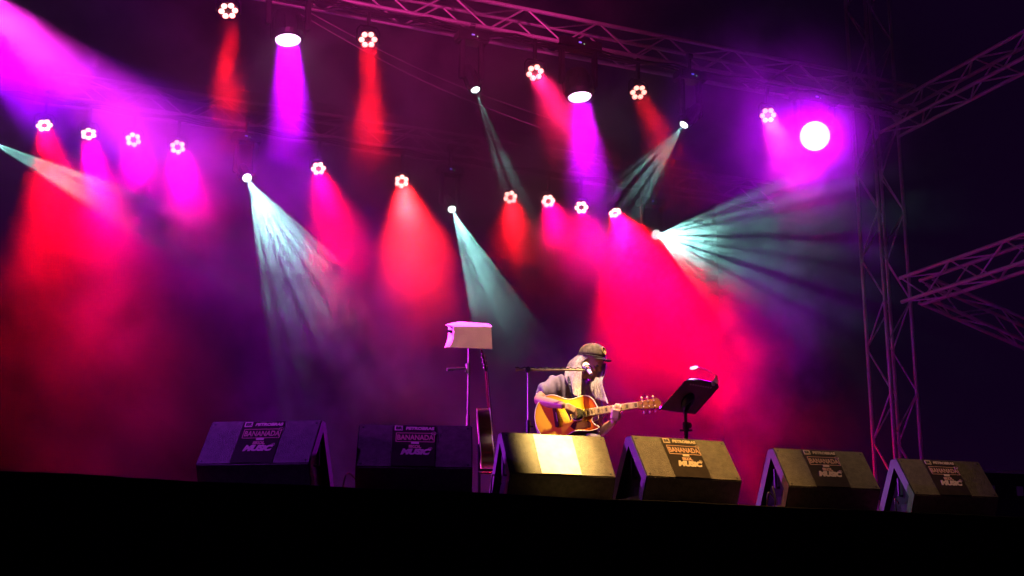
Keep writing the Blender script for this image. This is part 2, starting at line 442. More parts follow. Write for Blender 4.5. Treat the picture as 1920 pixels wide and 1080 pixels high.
# key lights over the stage edge, side lamps and fills out of view, none with bodies
spot('key_light', (3.55, 8.2, 8.4), (3.60, 7.85, 2.5), (1, .64, .17), 21000, 6.2, 1, .06)
spot('key_light', (3.9, 7.5, 8.8), (4.45, 9.2, 3.0), (1, .66, .42), 5200, 15, .8, .08)
spot('key_light', (1.0, 4.5, 8.6), P(880, 630, H=11.2), (1, .55, .38), 2800, 8, .8, .08)
spot('key_light', (4.6, 7.9, 8.9), (4.5, 7.95, 2.5), (1, .50, .13), 6000, 21, 1, .1)
spot('key_light', (3.6, 7.7, 8.7), P(1082, 750, H=9.75), (1, .74, .10), 8000, 2.6, .6, .04)
spot('side_light', (-4.5, 9.6, 7.5), (2.0, 8.1, 2.5), (.36, .03, 1), 2400, 16, .8, .1)
spot('side_light', (-4.5, 10.2, 4.6), (5.0, 8.0, 2.5), (.50, .03, 1), 5500, 17, .9, .1)
spot('front_fill', (0, -3, 7), (4.6, 16.4, 8.3), (1, .04, .38), 14000, 22, 1, .3)  # added fill that lifts the rear truss and the haze before it
spot('side_light', (14.2, 15.6, 8.2), (8.8, 14.7, 4.6), (.5, 0, 1), 1900, 34, 1, .2)  # added lamp, fills the smoke at the right with violet
spot('key_light', (6.6, 7.9, 8.9), (6.3, 7.95, 2.5), (1, .55, .28), 700, 24, 1, .1)  # extra lamp added to brighten the two right monitors
spot('front_fill', (-4, 0, 7), (3.4, 15, 4.9), (.55, 0, .8), 5200, 28, 1, .3)  # added fill that tints the central smoke violet
spot('side_light', (-7, 15.2, 8.5), (6.0, 15.5, 4.4), (.5, 0, 1), 9000, 26, 1, .2)  # added lamp sending violet across the smoke at the back
spot('front_fill', (1, -3, 7), (4.2, 12.4, 8.6), (1, .03, .22), 1000, 30, 1, .3)


# ================================================================== MONITORS
MW, MA_, MKA, MKH = .734, .484, .218, .187
PROF = [(0, MA_), (MKA, MKH), (.13, 0), (-.33, 0), (-.345, .05), (-.085, MA_)]     # (forward, height)
def wedge_monitor(X, Y, rot, label, glare=False, sticker=True):
    t = thing('stage_monitor', label, 'stage monitor', (X, Y, ZS + .003), rot, 'wedge monitors along the stage edge')
    bm = bmesh.new(); h = MW / 2
    a = [bm.verts.new((-h, -f, z)) for f, z in PROF]; b = [bm.verts.new((h, -f, z)) for f, z in PROF]
    n = len(PROF)
    sides = [bm.faces.new(list(reversed(a))), bm.faces.new(b)]
    for i in range(n): bm.faces.new((a[i], a[(i + 1) % n], b[(i + 1) % n], b[i]))
    bmesh.ops.recalc_face_normals(bm, faces=bm.faces)
    bmesh.ops.bevel(bm, geom=bm.edges[:], offset=.006, segments=2, affect='EDGES')
    big = sorted([f for f in bm.faces if abs(f.normal.x) > .99], key=lambda f: -f.calc_area())[:2]
    r = bmesh.ops.inset_individual(bm, faces=big, thickness=.075, depth=0)
    for f in big:
        nrm = f.normal.copy()
        rr = bmesh.ops.extrude_face_region(bm, geom=[f])
        vs = [q for q in rr['geom'] if isinstance(q, bmesh.types.BMVert)]
        bmesh.ops.translate(bm, vec=-nrm * .05, verts=vs)
        bm.faces.remove(f) if f.is_valid else None
    thin = set(f for f in bm.faces if min(e.calc_length() for e in f.edges) < .0056)
    for f in bm.faces: f.material_index = 1 if abs(f.normal.x) > .7 else 0
    for f in thin: f.material_index = 3
    # the recess floor and its walls take dark steel, their shade put into the colour
    for f in bm.faces:
        c = f.calc_center_median()
        if f.material_index == 3: continue
        if abs(c.x) < h - .004 and abs(f.normal.x) > .7: f.material_index = 2
        if h - .049 < abs(c.x) < h - .002 and abs(f.normal.x) < .3: f.material_index = 2
    obj('cabinet', bm, [M_wood, M_side, M_grille, M_edge], t)
    # grille on the performer side
    A, B = Vector((0, .345, .05)), Vector((0, .085, MA_)); d = (B - A).normalized(); nn = Vector((0, d.z, -d.y))
    bm = bmesh.new(); box(bm, (A + B) / 2 + nn * .008, (MW - .06, .012, (B - A).length - .06), basis3(Vector((1, 0, 0)), nn, d).to_3x3())
    obj('grille', bm, M_grille, t)
    for s in (-1, 1):
        bm = bmesh.new(); x = s * (h - .022)
        tube(bm, [(x - s * .025, .03, .33), (x, .03, .33), (x, .03, .2), (x - s * .025, .03, .2)], .011, 8); obj('handle', bm, M_blackp, t)
    bm = bmesh.new(); box(bm, (-h + .046, -.02, .1), (.012, .13, .07), bev=.004)
    cp = obj('connector_plate', bm, M_blackp, t)
    for sx_ in (-1, 1):
        bm = bmesh.new()
        for q_ in (.07, .93):
            c_ = Vector((sx_ * (h - .03), -MKA * q_, MA_ + (MKH - MA_) * q_)); ns = Vector((0, -(MA_ - MKH), MKA)).normalized(); ns = Vector((0, -abs(ns.y), abs(ns.z)))
            lathe(bm, [(.008, -.001), (.008, .0015), (.004, .0025)], 10, c_, ns)
        obj('screws', bm, M_black, t).name = 'screw'
        bm = bmesh.new(); box(bm, (sx_ * (h - .06), .1, -.0), (.05, .3, .006)); obj('foot', bm, M_blackp, t)
    # sponsor panel on the sloping face towards the audience
    A, K = Vector((0, 0, MA_)), Vector((0, -MKA, MKH)); dn = (K - A).normalized(); L = (K - A).length
    nr = Vector((0, dn.z, -dn.y)); nr = -nr if nr.y > 0 else nr
    M = basis3(Vector((1, 0, 0)), -dn, nr, (A + K) / 2 + nr * .001)     # local x right, y up the slope, z out
    bm = bmesh.new(); sw = .275
    box(bm, (-.01, 0, .001), (sw, L - .018, .002)); xf(bm, M)
    st = obj('sponsor_sticker', bm, M_glare if glare else M_stick, t)
    if sticker:
        U = basis3(Vector((1, 0, 0)), Vector((0, 1, 0)), Vector((0, 0, 1)))
        y0 = L / 2
        def put(name, bm, x, y, material):
            xf(bm, M @ Matrix.Translation((x, y, .003))); return obj(name, bm, material, st)
        # row 1: square logo and company name
        bm = bmesh.new(); box(bm, (0, 0, .0004), (.052, .042, .0012)); put('logo_square', bm, -.108, y0 - .034, M_print)
        tb = text_bm('BR', .034, bold=.0015); xf(tb, Matrix.Translation((0, 0, .0016))); put('logo_letters', tb, -.108, y0 - .035, M_stickp)
        put('company_name', text_bm('PETROBRAS', .034, bold=.0018, shear=.15), .028, y0 - .036, M_print)
        # row 2: outlined festival name with a ring on its corner and a small plate below
        bm = bmesh.new(); w, hh = .122, .038
        for cx, cy, sx, sy in ((0, hh, 2 * w, .005), (0, -hh, 2 * w, .005), (-w, 0, .005, 2 * hh), (w, 0, .005, 2 * hh)):
            box(bm, (cx, cy, .0004 + (.0003 if sx < sy else 0)), (sx, sy, .0012))
        put('name_frame', bm, .0, y0 - .115, M_print2)
        tb = text_bm('BANANADA', .062, bold=.0016); xf(tb, Matrix.Diagonal((.68, 1, 1, 1))); put('festival_name', tb, 0, y0 - .117, M_print2)
        bm = bmesh.new(); tube(bm, [(.015 * math.cos(k * .524), .013 * math.sin(k * .524), .001) for k in range(13)], .0014, 5); put('corner_ring', bm, .118, y0 - .078, M_print)
        bm = bmesh.new(); box(bm, (0, 0, .0006), (.05, .018, .0012)); put('year_plate', bm, 0, y0 - .163, M_print)
        # row 3: script style music logo with a ring
        put('sponsor_name', text_bm('SKOL', .032, bold=.0022), -.0, y0 - .196, M_print2)
        tb = text_bm('MUSiC', .062, bold=.0045, shear=.3); put('music_logo', tb, -.0, y0 - .242, M_print)
        bm = bmesh.new(); tube(bm, [(.012 * math.cos(k * .524), .011 * math.sin(k * .524), .001) for k in range(13)], .0014, 5)
        box(bm, (0, 0, .001), (.008, .006, .001)); put('logo_ring', bm, .098, y0 - .212, M_print)
    return t
M_stickp = mat('print_dark', (.05, .04, .035), .5)
M_glare = mat('sticker_worn_glare', (.72, .66, .5), .42, bump=.25, bscale=12, var=.25, vscale=9, coat=.2)  # worn sticker, its pale warm colour carries the lamp glare
MON = [(1.672, 8.121, -31.9, 'leftmost wedge monitor, turned left with a violet lit face and dark sponsor panel'),
       (2.596, 7.885, -19.1, 'darkest wedge monitor with a bright magenta left edge, second from the left'),
       (3.589, 7.91, -6.5, 'wedge monitor with a glaring white yellow centre strip in front of the guitarist'),
       (4.448, 7.717, -0.1, 'tan lit wedge monitor in front of the music stand with bright sponsor lettering'),
       (5.691, 7.831, -6.6, 'brown wedge monitor with violet side and cables, right of the music stand'),
       (6.899, 7.956, -7.1, 'rightmost and dimmest wedge monitor in front of the truss tower')]
for i, (X, Y, r, lb) in enumerate(MON):
    wedge_monitor(X, Y, R(r), lb, glare=(i == 2), sticker=(i != 2))

# cables around the monitors
def cable(pts, label, r=.006, material=None):
    bm = bmesh.new()
    P_ = [Vector(p) for p in pts]; sp = []
    for i in range(len(P_) - 1):
        p0, p1, p2, p3 = P_[max(i - 1, 0)], P_[i], P_[i + 1], P_[min(i + 2, len(P_) - 1)]
        for k in range(6):
            t = k / 6
            sp.append(.5 * ((2 * p1) + (p2 - p0) * t + (2 * p0 - 5 * p1 + 4 * p2 - p3) * t * t + (3 * p1 - p0 - 3 * p2 + p3) * t ** 3))
    sp.append(P_[-1]); tube(bm, sp, r, 8)
    return tag(obj('cable', bm, material or M_blackp, smooth=True), label, 'cable', 'loose cables by the monitors')
def mloc(i, x, f, z):
    X, Y, r, _ = MON[i]; r = R(r); return (X + x * math.cos(r) + f * math.sin(r), Y + x * math.sin(r) - f * math.cos(r), ZS + z)
cable([mloc(4, -.36, .0, .1), mloc(4, -.43, .02, .16), mloc(4, -.45, 0, .03), mloc(4, -.5, -.12, .012), mloc(4, -.62, -.25, .012)], 'black cable looping out of the violet side of the brown monitor')
cable([mloc(4, -.36, -.02, .14), mloc(4, -.41, .05, .2), mloc(4, -.42, .1, .08), mloc(4, -.46, .05, .012), mloc(4, -.75, .04, .012)], 'second black cable dangling beside the brown monitor and lying on the edge')
cable([mloc(2, -.36, -.02, .14), mloc(2, -.42, -.02, .2), mloc(2, -.43, -.05, .06), mloc(2, -.5, -.1, .012), mloc(2, -.7, -.12, .012)], 'black cable hanging from the violet side of the glaring monitor')
cable([mloc(5, -.36, -.02, .14), mloc(5, -.42, .03, .17), mloc(5, -.43, .05, .04), mloc(5, -.5, .08, .012), mloc(5, -.66, .2, .012)], 'black cable hanging beside the rightmost monitor')
cable([mloc(1, -.36, -.02, .12), mloc(1, -.43, .0, .17), mloc(1, -.46, .02, .05), mloc(1, -.5, -.1, .012), mloc(1, -.72, -.3, .012)], 'pale cable curling beside the left edge of the darkest monitor', material=mat('grey_rubber', (.25, .2, .22), .4))
cable([mloc(0, -.38, -.1, .015), mloc(0, -.46, -.14, .05), mloc(0, -.56, -.2, .02), mloc(0, -.7, -.3, .012)], 'thin cable trailing off left of the leftmost monitor', .005)

# road case at the right edge
def flight_case():
    c = P(1880, 985, Z=ZS); a = P(1885, 936, Y=9.4)
    t = thing('flight_case', 'black road case with metal edges half hidden behind the rightmost monitor', 'road case', (a.x, 9.6, ZS + .002), R(-8))
    w, d, h = .62, .5, .62
    bm = bmesh.new(); box(bm, (0, 0, h / 2), (w, d, h)); obj('case_body', bm, M_case, t)
    for sx in (-1, 1):
        for sy in (-1, 1):
            bm = bmesh.new(); box(bm, (sx * w / 2, sy * d / 2, h / 2), (.03, .03, h + .02)); obj('edge_rail', bm, M_alu, t)
    for z in (.005, h):
        for sy in (-1, 1):
            bm = bmesh.new(); box(bm, (0, sy * d / 2, z + .003), (w - .035, .028, .028)); obj('edge_rail', bm, M_alu, t)
        for sx in (-1, 1):
            bm = bmesh.new(); box(bm, (sx * w / 2, 0, z + .003), (.028, d - .035, .028)); obj('edge_rail', bm, M_alu, t)
    for sx in (-.15, .15):
        bm = bmesh.new(); box(bm, (sx, -d / 2 - .008, h * .72), (.07, .012, .09), bev=.004); obj('latch', bm, M_alu, t)
flight_case()

# ================================================================== PERFORMER AREA helpers
HP = 10.0
def pp(x, y, w=0.0): return P(x, y, H=HP - w)       # point of the performer's plane, w metres nearer
def floorpt(x, w, dz=0):
    """point on the floor below pixel column x"""
    q = pp(x, 800, w); return Vector((q.x, q.y, ZS + dz))
TOW = -HF                                             # towards the audience

# ------------------------------------------------------------------ guitars
M_top = None
def sunburst(name, c1, c2, c3, cx=.17, rx=.24, ry=.21):
    m = bpy.data.materials.new(name); m.use_nodes = True; n_ = m.node_tree; b = n_.nodes['Principled BSDF']
    tc = n_.nodes.new('ShaderNodeTexCoord'); mp = n_.nodes.new('ShaderNodeMapping')
    mp.inputs['Location'].default_value = (-cx / rx, 0, 0); mp.inputs['Scale'].default_value = (1 / rx, 1 / ry, 0)
    n_.links.new(tc.outputs['Object'], mp.inputs[0])
    g = n_.nodes.new('ShaderNodeVectorMath'); g.operation = 'LENGTH'; n_.links.new(mp.outputs[0], g.inputs[0])
    nz = n_.nodes.new('ShaderNodeTexNoise'); nz.inputs['Scale'].default_value = 6
    ad = n_.nodes.new('ShaderNodeMath'); ad.operation = 'MULTIPLY_ADD'; ad.inputs[1].default_value = .12
    n_.links.new(tc.outputs['Object'], nz.inputs[0]); n_.links.new(nz.outputs['Fac'], ad.inputs[0]); n_.links.new(g.outputs['Value'], ad.inputs[2])
    cr = n_.nodes.new('ShaderNodeValToRGB'); e = cr.color_ramp.elements
    e[0].position = .45; e[0].color = (*c1, 1); e[1].position = 1.15; e[1].color = (*c3, 1)
    q = e.new(.85); q.color = (*c2, 1)
    e[-1].position = 1.0
    n_.links.new(ad.outputs[0], cr.inputs['Fac']); n_.links.new(cr.outputs['Color'], b.inputs['Base Color'])
    b.inputs['Roughness'].default_value = .25; b.inputs['Coat Weight'].default_value = .5
    return m
M_burst = sunburst('sunburst_top', (.95, .58, .03), (.72, .17, .012), (.25, .02, .008), rx=.34, ry=.29)
M_gside = mat('guitar_side_mahogany', (.08, .03, .02), .3, coat=.4, var=.3, vscale=12)
M_bind = mat('guitar_binding', (.85, .72, .5), .4)
M_neck = mat('guitar_neck_wood', (.3, .12, .05), .4, var=.2)
M_board = mat('fretboard_maple', (.62, .42, .22), .45, var=.15, vscale=20)
M_inlay = mat('fret_inlay_dark', (.10, .05, .03), .4)
M_chrome = mat('chrome', (.8, .78, .75), .2, .9)
M_hole = mat('soundhole_dark', (.015, .008, .005), .9)
M_pick = mat('pickguard_dark', (.07, .02, .012), .25, coat=.4)
def body_outline(cut=True):
    # x along the strings from tail 0 to neck joint .5; y up
    import bisect
    xs = [0, .01, .03, .06, .10, .14, .18, .22, .26, .30, .34, .38, .42, .455, .48, .495, .5]
    ys = [0, .07, .118, .158, .186, .196, .19, .168, .143, .131, .135, .145, .147, .132, .10, .055, .03]
    upp = list(zip(xs, ys))
    if not cut: low = [(x, -y) for x, y in reversed(upp)]
    else:
        low = [(.5, -.03), (.475, -.034), (.452, -.042), (.44, -.058), (.44, -.078), (.452, -.1), (.47, -.118), (.492, -.13), (.47, -.143), (.44, -.148), (.41, -.15)] + [(x, -y) for x, y in reversed(upp[:12])]
    pts = upp + low[1 if not cut else 0:-1]
    # smooth once (Chaikin)
    for _ in range(2):
        q = []
        for i in range(len(pts)):
            a, b = Vector(pts[i]), Vector(pts[(i + 1) % len(pts)])
            q += [tuple(a * .75 + b * .25), tuple(a * .25 + b * .75)]
        pts = q
    return pts
def guitar(M, label, top, cut=True, board=None):
    t = bpy.data.objects.new('acoustic_guitar', None); COL.objects.link(t); t.matrix_world = M
    tag(t, label, 'guitar', 'acoustic guitars')
    pts = body_outline(cut); D = .105
    bm = bmesh.new(); prism(bm, pts, D - .006); bmesh.ops.recalc_face_normals(bm, faces=bm.faces); xf(bm, Matrix.Translation((0, 0, -D)))
    obj('sides_and_back', bm, M_gside, t)
    bm = bmesh.new(); c = Vector((.25, 0)); prism(bm, pts, .006); bmesh.ops.recalc_face_normals(bm, faces=bm.faces); xf(bm, Matrix.Translation((0, 0, -.006)))
    obj('top', bm, top, t)
    for z in (-.001, -D + .001):
        bm = bmesh.new(); cl = [(p[0], p[1], z) for p in pts]; cl.append(cl[0]); cl.append(cl[1]); tube(bm, cl, .0042, 6, cap=False)
        obj('binding', bm, M_bind, t, smooth=True)
    hx = .335
    bm = bmesh.new(); lathe(bm, [(.049, .0), (.049, .0015)], 32, Vector((hx, 0, 0))); obj('sound_hole', bm, M_hole, t)
    bm = bmesh.new(); rg = [(hx + .054 * math.cos(k * math.pi / 16), .054 * math.sin(k * math.pi / 16), .001) for k in range(33)]; tube(bm, rg, .0025, 5, cap=False); obj('rosette', bm, M_bind, t)
    bm = bmesh.new(); prism(bm, [(.30, -.055), (.345, -.06), (.39, -.05), (.43, -.085), (.425, -.118), (.36, -.125), (.29, -.12), (.265, -.09)], .002); xf(bm, Matrix.Translation((0, 0, .0005))); obj('pickguard', bm, M_pick, t)
    bm = bmesh.new(); box(bm, (.165, 0, .006), (.03, .16, .01), bev=.003); br = obj('bridge', bm, M_inlay, t)
    bm = bmesh.new(); box(bm, (.172, 0, .013), (.004, .075, .006)); obj('saddle', bm, M_bind, br)
    # neck
    bm = bmesh.new(); prism(bm, [(.46, -.028), (.50, -.028), (.815, -.0225), (.815, .0225), (.50, .028), (.46, .028)], .02); xf(bm, Matrix.Translation((0, 0, -.017)))
    bmesh.ops.recalc_face_normals(bm, faces=bm.faces); bmesh.ops.bevel(bm, geom=[e for e in bm.edges if abs(e.verts[0].co.z + .017) < 1e-4 and abs(e.verts[1].co.z + .017) < 1e-4], offset=.009, segments=3, affect='EDGES')
    obj('neck', bm, M_neck, t)
    bm = bmesh.new(); prism(bm, [(.385, -.029), (.815, -.0225), (.815, .0225), (.385, .029)], .007); xf(bm, Matrix.Translation((0, 0, .004))); fb = obj('fretboard', bm, board or M_board, t)
    bm = bmesh.new(); tube(bm, [(.385, .03, .006), (.815, .0235, .006)], .002, 5); tube(bm, [(.385, -.03, .006), (.815, -.0235, .006)], .002, 5); obj('neck_binding', bm, M_bind, fb)
    sc = .645; nut = .815
    frx = [nut - sc * (1 - 2 ** (-k / 12)) for k in range(21)]
    for k in range(1, 20):
        bm = bmesh.new(); box(bm, (frx[k], 0, .0115), (.0024, .05, .002)); obj('fret', bm, M_chrome, fb)
    for k in (1, 3, 5, 7, 9, 12, 15, 17):
        bm = bmesh.new(); xm = (frx[k] + frx[k - 1]) / 2; box(bm, (xm, 0, .0112), (abs(frx[k] - frx[k - 1]) * .62, .034, .0008)); obj('inlay', bm, M_inlay, fb)
    # headstock
    bm = bmesh.new(); prism(bm, [(.81, -.022), (.84, -.033), (.975, -.041), (.992, -.018), (1.0, 0), (.992, .018), (.975, .041), (.84, .033), (.81, .022)], .014)
    xf(bm, Matrix.Translation((.81, 0, -.009)) @ Matrix.Rotation(R(8), 4, 'Y') @ Matrix.Translation((-.81, 0, 0))); bmesh.ops.recalc_face_normals(bm, faces=bm.faces)
    hd = obj('headstock', bm, M_neck if board is None else M_pick, t)
    for s in (-1, 1):
        for x in (.855, .9, .945):
            z = -(x - .81) * .14
            bm = bmesh.new(); tube(bm, [(x, s * .022, z + .004), (x, s * .022, z + .02)], .005, 8); tube(bm, [(x, s * .035, z - .012), (x, s * .055, z - .012)], .003, 6)
            ellipsoid(bm, (x, s * .062, z - .012), (.009, .011, .006), seg=10); obj('tuning_peg', bm, M_bind, hd, smooth=True)
    for k in range(6):
        y = -.0225 + k * .009
        bm = bmesh.new(); tube(bm, [(.172, y * 1.25, .0165), (.815, y * .8, .0135)], .0007, 4); tube(bm, [(.815, y * .8, .0135), (.855 + .045 * (k % 3), (.02 if y > 0 else -.02), .005)], .0007, 4); obj('string', bm, M_chrome, t)
    return t
# played guitar: local x along neck, in the picture from (1003,790) to (1240,755)
g0 = pp(1003, 789, .26); g1 = pp(1240, 753, .30)
gx = (g1 - g0).normalized(); gz0 = (TOW * .97 + ZU * .22 + HR * .05).normalized()
gy = gz0.cross(gx).normalized(); gz = gx.cross(gy).normalized()
GS = (g1 - g0).length / 1.0
GM = basis3(gx * GS, gy * GS, gz * GS, g0)
print('guitar scale', GS)
def G(x, y, z=0): return GM @ Vector((x, y, z))
guitar(GM, 'sunburst acoustic cutaway guitar held and strummed by the seated musician', M_burst)
# spare guitar on its stand, seen from the edge
q0 = pp(927, 880, -.45)
d = (pp(909, 660, -.45) - q0).normalized()
zx = (HR * 1 + HF * .04).normalized(); yy = zx.cross(d).normalized(); zx = d.cross(yy).normalized()
M2 = basis3(d, yy, zx, q0)
guitar(M2, 'spare acoustic guitar standing edge-on between the two dark monitors', M_gside, cut=False, board=M_inlay)
def guitar_stand():
    base = Vector((q0.x, q0.y, ZS + .001)); s = bpy.data.objects.new('guitar_stand', None); COL.objects.link(s); s.location = base
    tag(s, 'black tubular stand holding the spare guitar upright', 'guitar stand')
    z0 = q0.z - ZS
    bm = bmesh.new(); tube(bm, [(-.12 * zx.x, -.12 * zx.y, .2), (-.13 * zx.x, -.13 * zx.y, z0 + .2)], .012, 8); obj('post', bm, M_black, s)
    for k in range(3):
        a = k * 2.094 + .4
        bm = bmesh.new(); tube(bm, [(-.12 * zx.x, -.12 * zx.y, .22), (.3 * math.cos(a), .3 * math.sin(a), .012)], .01, 8); obj('leg', bm, M_black, s)
    bm = bmesh.new(); tube(bm, [(-.12 * zx.x + yy.x * .12, -.12 * zx.y + yy.y * .12, z0 - .02), (.06 * zx.x + yy.x * .12, .06 * zx.y + yy.y * .12, z0 - .02)], .01, 8)
    tube(bm, [(-.12 * zx.x - yy.x * .12, -.12 * zx.y - yy.y * .12, z0 - .02), (.06 * zx.x - yy.x * .12, .06 * zx.y - yy.y * .12, z0 - .02)], .01, 8)
    tube(bm, [(-.12 * zx.x + yy.x * .12, -.12 * zx.y + yy.y * .12, z0 - .02), (-.12 * zx.x - yy.x * .12, -.12 * zx.y - yy.y * .12, z0 - .02)], .01, 8); obj('cradle', bm, M_black, s)
guitar_stand()

# ------------------------------------------------------------------ stool
def stool():
    c = floorpt(1066, -.1); t = thing('stool', 'round black stool under the seated guitarist', 'stool', c)
    sh = .50
    bm = bmesh.new(); lathe(bm, [(.16, sh - .05), (.18, sh - .04), (.185, sh - .01), (.17, sh), (.02, sh + .002)], 28); obj('seat', bm, M_black, t, smooth=True)
    for k in range(4):
        a = k * math.pi / 2 + .5
        bm = bmesh.new(); tube(bm, [(.12 * math.cos(a), .12 * math.sin(a), sh - .05), (.2 * math.cos(a), .2 * math.sin(a), .01)], .013, 8); obj('leg', bm, M_black, t)
    bm = bmesh.new(); tube(bm, [(.172 * math.cos(k * .2618), .172 * math.sin(k * .2618), .2) for k in range(25)], .009, 6, cap=False); obj('foot_ring', bm, M_black, t)
stool()

# ================================================================== PERSON
def skin_mesh(nodes, edges, sub=2, root=0):
    me = bpy.data.meshes.new('sk'); me.from_pydata([n[0] for n in nodes], edges, []); o = bpy.data.objects.new('sk', me); COL.objects.link(o)
    md = o.modifiers.new('s', 'SKIN'); md.use_smooth_shade = True
    for i, n in enumerate(nodes):
        rr = n[1]; me.skin_vertices[0].data[i].radius = (rr, rr) if not isinstance(rr, tuple) else rr
        me.skin_vertices[0].data[i].use_root = (i == root)
    sb = o.modifiers.new('b', 'SUBSURF'); sb.levels = sub; sb.render_levels = sub
    dg = bpy.context.evaluated_depsgraph_get(); dg.update()
    r = bpy.data.meshes.new_from_object(o.evaluated_get(dg)); bpy.data.objects.remove(o); bpy.data.meshes.remove(me)
    bm = bmesh.new(); bm.from_mesh(r); bpy.data.meshes.remove(r); return bm
def chain(lst):
    """lst: (point, radius) -> skinned tube"""
    n = [(Vector(p), r) for p, r in lst]; return skin_mesh(n, [(i, i + 1) for i in range(len(n) - 1)])
def remesh(bm, vox, smooth=3):
    me = bpy.data.meshes.new('rm'); bm.to_mesh(me); bm.free(); o = bpy.data.objects.new('rm', me); COL.objects.link(o)
    md = o.modifiers.new('r', 'REMESH'); md.mode = 'VOXEL'; md.voxel_size = vox; md.use_smooth_shade = True
    s = o.modifiers.new('sm', 'SMOOTH'); s.iterations = smooth; s.factor = .5
    dg = bpy.context.evaluated_depsgraph_get(); dg.update()
    r = bpy.data.meshes.new_from_object(o.evaluated_get(dg)); bpy.data.objects.remove(o); bpy.data.meshes.remove(me)
    b = bmesh.new(); b.from_mesh(r); bpy.data.meshes.remove(r); return b

def skinmat():
    m = mat('skin', (.55, .30, .21), .5, var=.12, vscale=30, bump=.1, bscale=90)
    b = m.node_tree.nodes['Principled BSDF']; return m
M_skin = skinmat()
M_shirt = mat('grey_tshirt', (.23, .18, .26), .85, bump=.35, bscale=14, var=.12, vscale=10)
M_trou = mat('grey_trousers', (.18, .17, .17), .9, bump=.4, bscale=16, var=.15)
M_hair = mat('long_grey_hair', (.55, .46, .46), .5, var=.5, vscale=70)
M_cap = mat('camouflage_cap', (.13, .10, .065), .8, var=.75, vscale=34)
M_brim = mat('cap_brim_dark', (.035, .03, .03), .7)
M_badge = mat('cap_badge_yellow', (.8, .62, .12), .5)
M_strap = mat('dark_strap', (.02, .02, .05), .6)
M_shoe = mat('dark_shoe', (.03, .03, .03), .5)

# head frame: faces right of the picture, down, and partly to the audience
hd = (HR * .80 - ZU * .42 + TOW * .50).normalized()
hs = hd.cross(ZU).normalized(); hu = hs.cross(hd).normalized()      # hs: the head's own right/left axis
HC = pp(1107, 682, .02)
HB = basis3(hd, hs, hu).to_3x3()
def Hd(a, b, c): return HC + hd * a + hs * b + hu * c
shR, shL = pp(1042, 722, -.10), pp(1112, 730, -.14)
elR, wrR = pp(1007, 751, .17), pp(1060, 761, .345)
elL, wrL = pp(1124, 813, -.10), G(.612, -.098, .0)
hipR, hipL = pp(1052, 818, -.12), pp(1088, 820, -.12)
knR, knL = pp(1030, 838, .34), pp(1118, 832, .34)
anR, anL = floorpt(1035, .36, .09), floorpt(1122, .36, .09)
toR, toL = floorpt(1032, .56, .04), floorpt(1126, .56, .04)
nodes = [(pp(1070, 815, -.12), .15), (pp(1069, 785, -.13), .135), (pp(1072, 755, -.14), .14), (pp(1077, 725, -.13), .12), (pp(1086, 708, -.09), .062), (Hd(-.03, 0, -.05), .058),
         (shR, .062), (shR.lerp(elR, .5), .05), (elR, .045), (elR.lerp(wrR, .45), .042), (wrR, .027),
         (shL, .062), (shL.lerp(elL, .5), .05), (elL, .042), (elL.lerp(wrL, .45), .038), (wrL, .026),
         (hipR, .10), (hipR.lerp(knR, .5), .085), (knR, .062), (knR.lerp(anR, .4), .055), (anR, .038), (toR, .036),
         (hipL, .10), (hipL.lerp(knL, .5), .085), (knL, .062), (knL.lerp(anL, .4), .055), (anL, .038), (toL, .036)]
edges = [(0, 1), (1, 2), (2, 3), (3, 4), (4, 5), (3, 6), (6, 7), (7, 8), (8, 9), (9, 10), (3, 11), (11, 12), (12, 13), (13, 14), (14, 15),
         (0, 16), (16, 17), (17, 18), (18, 19), (19, 20), (20, 21), (0, 22), (22, 23), (23, 24), (24, 25), (25, 26), (26, 27)]
body = skin_mesh(nodes, edges)
def add_hand(bm, wrist, palm_dir, palm_n, fingers, thumb, side=1):
    """palm from wrist along palm_dir; palm_n = normal the fingers curl towards"""
    pd = palm_dir.normalized(); nn = (palm_n - pd * palm_n.dot(pd)).normalized(); sd = pd.cross(nn).normalized() * side
    c = wrist + pd * .048
    box(bm, c, (.095, .078, .028), basis3(pd, sd, nn).to_3x3(), bev=.011)
    L_ = (.075, .082, .076, .06)
    for k in range(4):
        off = (-.029 + .0195 * k)
        curl = fingers[k]; p = wrist + pd * (.082 - abs(k - 1.2) * .004) + sd * off; a = 0; pts = [(p - pd * .03, .0095), (p, .0095)]
        seg = [L_[k] * f for f in (.45, .3, .25)]
        for j, s in enumerate(seg):
            a += curl[j]; dd = pd * math.cos(a) + nn * math.sin(a); p = p + dd * s; pts.append((p, .0088 - .001 * j))
        merge(bm, chain(pts))
    p = wrist + pd * .025 - sd * .033; pts = [(p + sd * .012, .013), (p, .012)]; 
    for j, s in enumerate((.035, .032, .026)):
        dd = (pd * thumb[0] - sd * thumb[1] + nn * (thumb[2] + .25 * j)).normalized(); p = p + dd * s; pts.append((p, .0105 - .001 * j))
    merge(bm, chain(pts))
# strumming hand over the sound hole, left hand round the neck
hR_t = G(.325, .01, .045); wrR2 = wrR
add_hand(body, wrR, (hR_t - wrR), -gz * .9 - gy * .2, [(.35, .5, .4), (.45, .6, .4), (.5, .65, .5), (.55, .7, .5)], (.8, .35, .35), side=1)
nk = G(.655, -.03, -.03)
add_hand(body, wrL, gy * .9 + gx * .34 + gz * .32, -gz * .95 - gx * .1, [(.1, .75, .7), (.2, .7, .75), (.05, .8, .6), (.25, .7, .7)], (.8, .2, .7), side=1)
